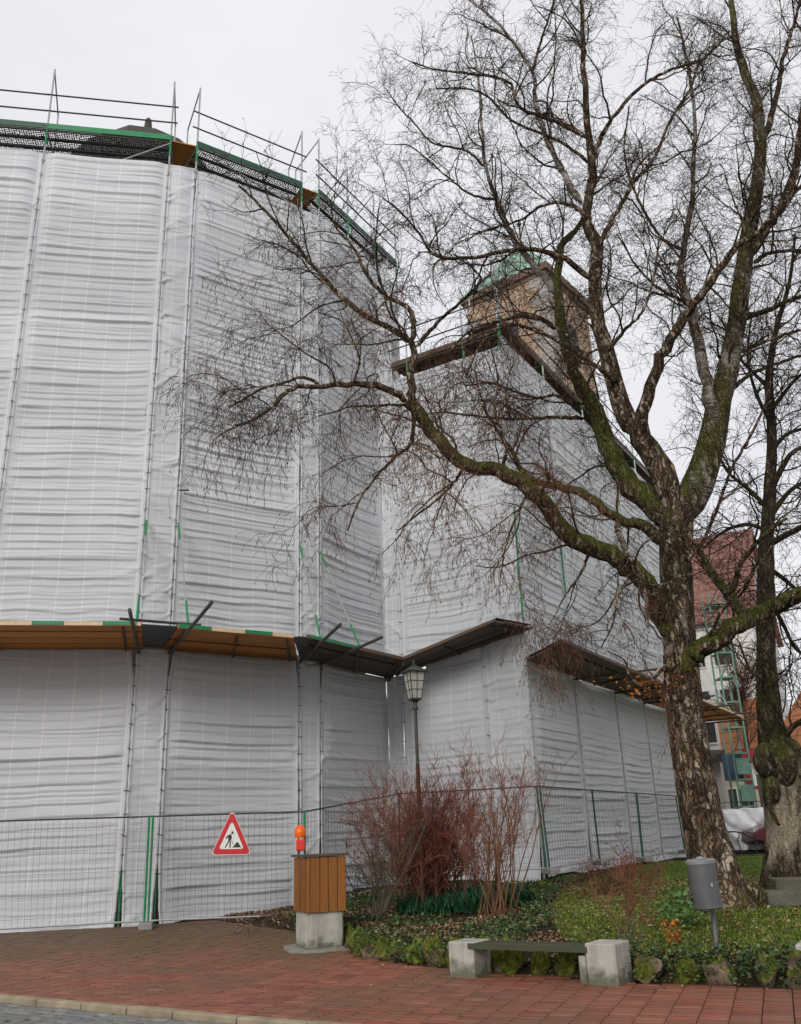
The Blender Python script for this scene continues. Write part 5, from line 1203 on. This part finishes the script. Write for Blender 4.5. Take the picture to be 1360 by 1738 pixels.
# ------------------------------------------------------------------ low growth: grass, ivy, leaf litter, herbs
rg = np.random.default_rng(5)
def scatter(n, x0, x1, y0, y1, cond):
    x = rg.uniform(x0, x1, n); y = rg.uniform(y0, y1, n); k = cond(x, y); x, y = x[k], y[k]; return np.stack([x, y, ground_z(x, y)], -1)
def dens(x, y, s=1.2, seed=9): return vnoise(x * s, y * s, seed)
def blades(name, C, h, w, mat, bend=.4):
    n = len(C); hh = h * rg.uniform(.5, 1.3, n)[:, None]; a = rg.uniform(0, 6.283, n); d = np.stack([np.cos(a), np.sin(a), 0 * a], -1); b = np.stack([-np.sin(a), np.cos(a), 0 * a], -1)
    t1 = C + np.array([0, 0, 1]) * hh * .6 + d * hh * bend * .3; t2 = C + np.array([0, 0, 1]) * hh * .9 + d * hh * bend
    V = np.stack([C - b * w, C + b * w, t1 + b * w * .7, t1 - b * w * .7, t2], 1)
    base = np.arange(n)[:, None] * 5; T = np.concatenate([base + [0, 1, 2], base + [0, 2, 3], base + [3, 2, 4]])
    return tag(link(name, npmesh(name, V.reshape(-1, 3), T, False, {'rnd': np.repeat(np.clip(rg.normal(.45, .22, n) + .35 * (vnoise(C[:, 0] * 1.1, C[:, 1] * 1.1, 13) - .5), 0, 1), 5)}), mat), kind='stuff')
lawn1 = scatter(170000, 1.5, 9, 9, 20, lambda x, y: in_poly(x, y, LAWN) & (border_dist(x, y) > .4))
keepn = rg.random(len(lawn1)) < np.clip(1.5 - lawn1[:, 1] / 16, .25, 1); lawn1 = lawn1[keepn]; lawn1 = lawn1[vnoise(lawn1[:, 0] * 1.3, lawn1[:, 1] * 1.3, 88) + .5 * vnoise(lawn1[:, 0] * 5, lawn1[:, 1] * 5, 89) > .45 * rg.random(len(lawn1)) + .22]
lawn2 = scatter(60000, 3, 24, 20, 36, lambda x, y: in_poly(x, y, LAWN))
tag(blades('lawn_grass', np.concatenate([lawn1, lawn2]), .034, .005, MT['grass'], .7), 'short green lawn strewn with leaves around the birch', 'grass')
bed = lambda x, y: (border_dist(x, y) > .02) & ~in_poly(x, y, LAWN)
iv = scatter(90000, -3.5, 7, 8.5, 21, lambda x, y: bed(x, y) & (dens(x, y, .9) + .25 * (dens(x, y, 3.1, 3) - .5) > .53) & (x > -2.2))
iv[:, 2] += rg.uniform(.0, .13, len(iv)) * (.4 + dens(iv[:, 0], iv[:, 1], 2.2, 21))
face = scatter(90000, -1, 7, 8, 16, lambda x, y: (border_dist(x, y) > -.16) & (border_dist(x, y) < .3) & (dens(x, y, 1.5, 31) + .3 * (x > 2.2) + .12 * (x > .5) > .55))
fd = border_dist(face[:, 0], face[:, 1]); face[:, 2] = .02 + rg.random(len(face)) * np.clip(.32 + fd * .6, .05, .36)
tag(leaves('ivy', np.concatenate([iv, face]), .05, MT['ivy'], rg, None, .5, up=.15), 'dark green ivy and ground cover creeping over the bed and stones', 'ground cover')
li = scatter(110000, -4.3, 8, 8.4, 21, lambda x, y: bed(x, y) & (dens(x, y, 1.4, 17) > .28))
li2 = scatter(20000, 1.5, 9, 9.4, 19, lambda x, y: in_poly(x, y, LAWN))
li3 = scatter(5000, -9, 6, 8.0, 18, lambda x, y: (border_dist(x, y) < 0) & (np.dot(np.stack([x, y], -1) - K0, kn) > .2) & (rg.random(len(x)) < np.exp(border_dist(x, y) * 5) + .025))
li3[:, 2] = pave_z(li3[:, 0], li3[:, 1]) + .008
LI = np.concatenate([li, li2, li3]); LI[:, 2] += rg.uniform(.004, .03, len(LI))
tag(leaves('leaf_litter', LI, .045, MT['litter'], rg, None, .25), 'brown dead leaves lying over the bed, lawn edge and pavement edge', 'dead leaves')
bt = scatter(9000, -.6, 1.9, 15.0, 18, lambda x, y: ((x - .9) / 1.2) ** 2 + ((y - 15.9) / .75) ** 2 < 1); bt[:, 2] += rg.uniform(0, .16, len(bt))
tag(blades('periwinkle', bt, .16, .012, m_leafy('periwinkle_leaf', [(0, (.008, .04, .018)), (.6, (.02, .085, .035)), (1, (.05, .13, .05))], .4, .1), .8), 'dark glossy green clump growing under the red bush', 'ground cover')
mt = scatter(16000, -1, 7, 8, 16, lambda x, y: (border_dist(x, y) > -.1) & (border_dist(x, y) < .2) & (dens(x, y, 2.6, 51) > .62)); mt[:, 2] = rg.uniform(.1, .27, len(mt))
tag(leaves('moss_tufts', mt, .03, MT['moss'], rg, None, .9), 'yellow green moss tufts on the border stones', 'moss')
def herb(name, base, label, n, h, sp, leaf, seed, mat=None):
    rs = np.random.default_rng(seed); o = empty(name, tuple(base)); tag(o, label, 'plant', 'small plants at the lawn')
    B_ = np.tile(np.array(base), (n, 1)) + rs.normal(0, 1, (n, 3)) * [sp * .15, sp * .15, 0]; a = rs.uniform(0, 6.28, n); P = grow(B_, np.stack([np.cos(a) * sp, np.sin(a) * sp, np.ones(n)], -1), h * rs.uniform(.5, 1, n), 6, .12, -.08, rs)
    w = Tubes(); w.add(P, taper(np.full(n, .004), n, 6, .5), 4); w.build('stems', MT['herb'] if mat is None else MT['grey_twig'], o)
    C = np.repeat(P[:, 1:].reshape(-1, 3), 5, 0); C = C + rs.normal(0, leaf * .7, C.shape); leaves('leaves', C, leaf, mat or MT['herb'], rs, o, .5, None, .6, .1); return o
herb('herb_plant', gp(1138, 1510, 13.0), 'pale green leafy weed left of the birch trunk', 16, .42, .55, .075, 61)
herb('herb_plant', gp(1160, 1540, 12.0), 'bluish green leafy weed beside the litter bin', 14, .34, .6, .07, 62)
herb('herb_plant', gp(1062, 1400, 18.5), 'spindly plant with a few dark red leaves before the fence', 5, 1.5, .15, .05, 63, m_leafy('red_leaf', [(0, (.10, .012, .02)), (1, (.25, .03, .05))], .6, .3))
herb('herb_plant', gp(1148, 1573, 11.0), 'small plant with orange yellow leaves at the lawn edge', 5, .25, .35, .05, 64, MT['orange_leaf'])
herb('weed', (*atz(420, 1590, .03)[:2], float(pave_z(0, atz(420, 1590, .03)[1]))), 'straggly dry weed with pale seed heads growing out of the pavement', 9, .55, 1.3, .03, 65, MT['litter'])

# ------------------------------------------------------------------ far right: street, houses, covered goods
gf = .62
def quad_wall(parent, name, mat, p, q, z0, z1, th=.2):
    p, q = np.array(p), np.array(q); n_ = -nrm(p, q); m = MB(); m.hexa([(*p, z0), (*q, z0), (*(q + n_ * th), z0), (*(p + n_ * th), z0)], [(*p, z1), (*q, z1), (*(q + n_ * th), z1), (*(p + n_ * th), z1)]); return m.build(name, mat, parent)
def house(name, label, P, Q, depth, ze, zr, wall, tile, wins, gz0=.3, rows=7, rowstep=.62):
    P, Q = np.array(P), np.array(Q); n_ = nrm(P, Q); L = np.linalg.norm(Q - P); d = (Q - P) / L; h = empty(name, (P[0], P[1], gz0)); tag(h, label, 'house', 'houses beyond the churchyard')
    R_, S_ = Q - n_ * depth, P - n_ * depth; m = MB(); m.hexa([(*P, 0), (*Q, 0), (*R_, 0), (*S_, 0)], [(*P, ze), (*Q, ze), (*R_, ze), (*S_, ze)])
    for a, b in ((P, S_), (Q, R_)): mid = (a + b) / 2; m.prism([(*a, ze), (*b, ze), (*mid, zr)], (*(d * (.05 if a is P else -.05)), 0))
    m.build('wall', wall, h)
    E0_, E1_ = P - d * .3 + n_ * .4, Q + d * .3 + n_ * .4; M0, M1 = (P + S_) / 2 - d * .3, (Q + R_) / 2 + d * .3
    m = MB(); m.add([(*E0_, ze - .2), (*E1_, ze - .2), (*M1, zr), (*M0, zr)], [(0, 1, 2, 3)]); F0, F1 = S_ - d * .3 - n_ * .4, R_ + d * .3 - n_ * .4
    m.add([(*F0, ze - .2), (*F1, ze - .2), (*M1, zr - .01), (*M0, zr - .01)], [(3, 2, 1, 0)]); rf_ = m.build('roof', tile, h)
    sl = math.hypot(depth / 2 + .4, zr - ze + .2); k = int(sl / rowstep)
    for i in range(k):      # tile courses, each a proud strip
        f0, f1 = i / k, (i + 1.12) / k; f1 = min(f1, 1.0); a0 = E0_ + (M0 - E0_) * f0; a1 = E1_ + (M1 - E1_) * f0; b0 = E0_ + (M0 - E0_) * f1; b1 = E1_ + (M1 - E1_) * f1; z0 = ze - .2 + (zr - ze + .2) * f0; z1 = ze - .2 + (zr - ze + .2) * f1
        m = MB(); m.hexa([(*a0, z0 + .02), (*a1, z0 + .02), (*b1, z1 + .005), (*b0, z1 + .005)], [(*a0, z0 + .10), (*a1, z0 + .10), (*b1, z1 + .025), (*b0, z1 + .025)]); m.build('tile_course', tile, rf_)
    for u, z, w_, hh_ in wins:
        c = P + d * u * L; fr = MB(); a, b = c - d * w_ / 2, c + d * w_ / 2
        fr.hexa([(*(a + n_ * .01), z), (*(b + n_ * .01), z), (*(b + n_ * .07), z), (*(a + n_ * .07), z)], [(*(a + n_ * .01), z + hh_), (*(b + n_ * .01), z + hh_), (*(b + n_ * .07), z + hh_), (*(a + n_ * .07), z + hh_)]); wo_ = fr.build('window', MT['white_frame'], h)
        for sx in (0, 1):
            a2, b2 = c - d * w_ / 2 + d * (.06 + sx * w_ / 2 * .98), c - d * w_ / 2 + d * (sx * w_ / 2 + w_ / 2 - .03)
            g_ = MB(); g_.hexa([(*(a2 + n_ * .071), z + .07), (*(b2 + n_ * .071), z + .07), (*(b2 + n_ * .08), z + .07), (*(a2 + n_ * .08), z + .07)], [(*(a2 + n_ * .071), z + hh_ - .07), (*(b2 + n_ * .071), z + hh_ - .07), (*(b2 + n_ * .08), z + hh_ - .07), (*(a2 + n_ * .08), z + hh_ - .07)]); g_.build('pane', MT['glass'], wo_)
    return h
hp0, hp1 = at(1170, 1300, 47)[:2], at(1318, 1300, 45)[:2]
zee = at(1240, 1052, 46)[2]; zrr = at(1240, 918, 51)[2]
house('house', 'white rendered house with red tiled roof seen right of the birch trunk', hp0, hp1, 9, zee, zrr, MT['plaster'], MT['rooftile'], [(.25, 6.6, 1.1, 1.5), (.25, 9.2, 1.1, 1.5), (.62, 6.6, 1.1, 1.5), (.62, 9.2, 1.1, 1.5), (.25, 3.6, 1.1, 1.6)])
hq0, hq1 = at(1325, 1300, 42)[:2], at(1500, 1300, 36)[:2]
house('house', 'cream house with a steep orange brown roof at the right edge', hq0, hq1, 9, at(1340, 1265, 41)[2], at(1360, 1085, 44)[2], MT['plaster2'], MT['rooftile2'], [(.15, 2.2, 1.0, 1.4), (.5, 2.2, 1.0, 1.4)])
hr0, hr1 = at(1222, 1300, 44)[:2], at(1300, 1300, 43)[:2]
house('house', 'low brown gabled annex in front of the white house', hr0, hr1, 3, at(1260, 1275, 43.5)[2], at(1260, 1190, 45)[2], MT['plaster2'], MT['rooftile2'], [(.3, 2.0, .9, 1.2)])
# scaffolded white front with a dark canopy, left of the green tower
wf = empty('white_facade', tuple(at(1200, 1400, 39)[:2]) + (.3,)); tag(wf, 'narrow white shop front with a small window and dark canopy behind the birch', 'building')
fa, fb = at(1150, 1400, 41)[:2], at(1238, 1400, 39.5)[:2]; zt3 = at(1205, 1190, 40)[2]
quad_wall(wf, 'wall', MT['plaster'], fa, fb, 0, zt3, .4)
dF = (fb - fa) / np.linalg.norm(fb - fa); nF = nrm(fa, fb); cF = at(1213, 1245, 40)
c = fa + dF * np.dot(cF[:2] - fa, dF)
wn_ = MB(); wn_.box((*(c + nF * .03), cF[2]), (.75, .1, 1.0), math.atan2(dF[1], dF[0])); ww = wn_.build('window', MT['white_frame'], wf)
MB().box((*(c + nF * .09), cF[2]), (.58, .03, .82), math.atan2(dF[1], dF[0])).build('pane', MT['glass'], ww)
ca, cb2 = fa + dF * .5, fb + dF * .3; zc2 = at(1225, 1288, 39)[2]
MB().hexa([(*ca, zc2), (*cb2, zc2 - .1), (*(cb2 + nF * 1.6), zc2 - .25), (*(ca + nF * 1.6), zc2 - .1)], [(*ca, zc2 + .5), (*cb2, zc2 + .4), (*(cb2 + nF * 1.6), zc2 - .1), (*(ca + nF * 1.6), zc2)]).build('canopy', MT['dark_film'], wf)
# green stair tower of the far scaffold
ts = empty('scaffold_tower', tuple(at(1262, 1400, 37)[:2]) + (.5,)); tag(ts, 'slim green scaffold stair tower standing in front of the far houses', 'scaffold tower')
tb_ = at(1268, 1385, 37)[:2]; ztt = at(1235, 1010, 37)[2]
for dx in (-.3, .3):
    for dy in (-.4, .4): MB().tube((tb_[0] + dx, tb_[1] + dy, .4), (tb_[0] + dx, tb_[1] + dy, ztt), .04, 6).build('standard', MT['faded_green'], ts)
z = 1.2; k = 0
while z < ztt - .2:
    MB().box((tb_[0], tb_[1], z), (.6, .8, .06)).build('landing', MT['faded_green'], ts); 
    MB().tube((tb_[0] - .28, tb_[1] - .41, z), (tb_[0] + .28, tb_[1] - .41, z + .95), .02, 5).build('diagonal', MT['dark_steel'], ts)
    if k in (1, 2): MB().box((tb_[0], tb_[1] - .45, z + .5), (.5, .02, .6)).build('green_panel', MT['faded_green'], ts)
    z += 1.0; k += 1
# banners of the shops
for (x, y0, y1, Y, w_, mt_, lab) in ((1288, 1272, 1340, 38, .95, 'red_banner', 'red shop banner hanging right of the green scaffold tower'), (1250, 1280, 1325, 38.5, .9, 'blue_banner', 'dark blue shop banner hanging left of the green scaffold tower')):
    p0, p1 = at(x, y1, Y), at(x, y0, Y); o = empty('banner', (p0[0], p0[1], p0[2])); tag(o, lab, 'banner', 'shop banners in the far street')
    MB().box((p0[0], p0[1], (p0[2] + p1[2]) / 2), (w_, .04, p1[2] - p0[2])).build('cloth', MT[mt_], o)
    if mt_ == 'red_banner': MB().box((p0[0] + .05, p0[1] - .026, (p0[2] + p1[2]) / 2 - .25), (w_ * .55, .01, (p1[2] - p0[2]) * .5)).build('white_patch', MT['white'], o)
    MB().tube((p0[0] - w_ * .7, p0[1], p1[2] + .03), (p0[0] + w_ * .7, p0[1], p1[2] + .03), .03, 6).build('rod', MT['dark_steel'], o)
    MB().tube((p0[0] + w_ * .62, p0[1] + .05, .3), (p0[0] + w_ * .62, p0[1] + .05, p1[2] + .1), .04, 6).build('pole', MT['dark_steel'], o)
# far lamp
fl = at(1300, 1400, 35); o = empty('street_lamp', (fl[0], fl[1], .5)); tag(o, 'small far lantern on a post beside the red shop banner', 'street lamp')
zf = at(1297, 1300, 35)[2]; MB().tube((fl[0], fl[1], .3), (fl[0], fl[1], zf - .3), .06, 8).build('post', MT['dark_steel'], o); MB().lathe((fl[0], fl[1], zf - .3), [(.10, 0), (.2, .42), (.21, .45)], 6).build('lantern', MT['frost'], o); MB().lathe((fl[0], fl[1], zf + .152), [(.28, 0), (.02, .2)], 6).build('lantern_roof', MT['lantern'], o)
# covered goods behind a railing, red car, sandy path
pa_ = [at(1220, 1452, 33), at(1330, 1445, 33)]
m = MB(); a, b = atz(1180, 1442, .66), atz(1400, 1442, .66)
m.add([(a[0], a[1] - 1.5, .675), (b[0], b[1] - 2.5, .675), (b[0] + 4, b[1] + 12, .69), (a[0] - 2, a[1] + 12, .69)], [(0, 1, 2, 3)]); tag(m.build('path', MT['path']), kind='structure')
tp = empty('covered_pallet', tuple(at(1270, 1435, 33.5)[:2]) + (.68,)); tag(tp, 'stack of building goods under a crumpled white cover sheet', 'covered goods')
c0, c1_ = at(1222, 1400, 33.5)[:2], at(1318, 1400, 32.8)[:2]; zt4 = at(1270, 1376, 33)[2]
nu, nv = 46, 30; U, T = np.meshgrid(np.linspace(0, 1, nu), np.linspace(0, 1, nv), indexing='ij')
dC = c1_ - c0; LC = np.linalg.norm(dC); nC = nrm(c0, c1_)
zz = zt4 - np.clip((T - .4) / .6, 0, 1) * (zt4 - .72 - .25 * (U < .15)) + .12 * vnoise(U * 6, T * 3, 5) * (T < .5)
dep = np.where(T < .4, (T - .4) * 3.0, 0) + (T > .4) * (.25 * np.abs(vnoise(U * 5 + T * 3, T * 3, 6) - .5) + .25 * np.abs(vnoise(U * 4 - T * 5, T * 2 + 3, 8) - .5)) * 3.6
V = np.stack([c0[0] + dC[0] * U + nC[0] * dep, c0[1] + dC[1] * U + nC[1] * dep, zz], -1); ix = np.arange(nu * nv).reshape(nu, nv)
link('cover_sheet', npmesh('cover_sheet', V, np.stack([ix[:-1, :-1], ix[1:, :-1], ix[1:, 1:], ix[:-1, 1:]], -1).reshape(-1, 4), False), MT['whitetarp'], tp)
mc_ = (c0 + c1_) / 2 - nC * .75; MB().box((mc_[0], mc_[1], (zt4 + .7) / 2), (LC * .9, 1.2, zt4 - .9), math.atan2(dC[1], dC[0])).build('load', MT['concrete_dark'], tp)
rl = empty('railing', tuple(at(1275, 1445, 30.5)[:2]) + (.66,)); tag(rl, 'curved black iron railing before the white covered goods', 'railing')
rp_ = [at(x, y, Y) for x, y, Y in ((1232, 1412, 31.5), (1255, 1413, 31), (1285, 1425, 30), (1325, 1428, 29.5))]; C = catmull(rp_, 20); w = Tubes(); w.add(C[None], np.full((1, 20), .022), 6); w.build('hand_rail', MT['black'], rl)
for x, y, Y in ((1253, 1412, 31), (1284, 1424, 30), (1316, 1428, 29.6)):
    p = at(x, y, Y); w = Tubes(); C = catmull([p, p + [.02, 0, -.12], p + [-.06, 0, -.25], p + [-.02, 0, -.45], (p[0], p[1], .6)], 12); w.add(C[None], np.full((1, 12), .018), 5); w.build('baluster', MT['black'], rl)
cr0 = at(1302, 1448, 32); car = empty('parked_car', (cr0[0], cr0[1], .68)); tag(car, 'dark red parked car half hidden behind the gnarled tree', 'car')
cx0, cy0 = cr0[0] + 1.55, cr0[1] + .4
prof = [(-2.0, .28), (-1.95, .62), (-1.55, .80), (-.85, .88), (-.35, 1.32), (.9, 1.36), (1.55, .95), (1.98, .85), (2.02, .30)]
MB().prism([(cx0 + u, cy0 - .8, .68 + v) for u, v in prof], (0, 1.6, 0)).build('body', MT['car'], car, bevel=.06)
for u in (-1.25, 1.3):
    for v in (-.82, .64): 
        wv = MB().lathe((cx0 + u, cy0 + v, .68 + .31), [(.20, 0), (.31, .02), (.31, .17), (.20, .19)], 18, (0, 1, 0)).build('wheel', MT['black'], car)
MB().prism([(cx0 - .75, cy0 - .806, .68 + .9), (cx0 - .32, cy0 - .806, .68 + 1.26), (cx0 + .8, cy0 - .806, .68 + 1.28), (cx0 + 1.25, cy0 - .806, .68 + .95)], (0, -.006, 0)).build('side_window', MT['glass'], car)
MB().box((cx0 - 1.96, cy0 - .55, .68 + .66), (.06, .3, .12)).build('headlight', MT['frost'], car)
# fence rail and glass screen behind the covered goods
fence_panel(at(1222, 1420, 36), at(1318, 1420, 35), at(1222, 1362, 36), at(1318, 1358, 35), 'far wire fence panel behind the white covered goods', MT['dark_steel'], .15, (1, 1))
# small bare tree with brown twigs in front of the far houses
ft = empty('street_tree', tuple(at(1268, 1340, 41)[:2]) + (.4,)); tag(ft, 'small brown twigged tree between the far houses', 'tree')
rf3 = np.random.default_rng(71); b0 = at(1272, 1390, 41); b0[2] = .4; P = catmull([b0, at(1268, 1270, 41), at(1262, 1200, 41), at(1262, 1150, 41)], 20); R = np.linspace(.16, .03, 20); w = Tubes(); w.add(P[None], R[None], 8, 0, .2)
O, Dv, rp, pi, t = spawn(P[None], R[None], np.array([26]), rf3, .3, 1, (.5, 1.0)); P2x = grow(O, unit(Dv + [0, 0, .4]), rf3.uniform(1.2, 2.4, 26), 10, .15, .03, rf3); R2x = taper(np.full(26, .035), 26, 10, .3); w.add(P2x, R2x, 5, 0, .2); w.build('trunk', MT['bark'], ft)
O, Dv, rp, pi, t = spawn(P2x, R2x, np.full(26, 14), rf3, .1, 1, (.4, 1.0)); n = len(O); P3x = grow(O, Dv, rf3.uniform(.4, 1.0, n), 6, .2, .02, rf3); w = Tubes(); w.add(P3x, taper(np.full(n, .012), n, 6, .5), 3)
O, Dv, rp, pi, t = spawn(P3x, taper(np.full(n, .012), n, 6, .5), np.full(n, 5), rf3, .1, 1, (.4, 1.0)); n = len(O); w.add(grow(O, Dv, rf3.uniform(.2, .5, n), 4, .2, 0, rf3), taper(np.full(n, .007), n, 4, .6), 3); w.build('crown', MT['twig_brown'], ft, False, 'stuff')
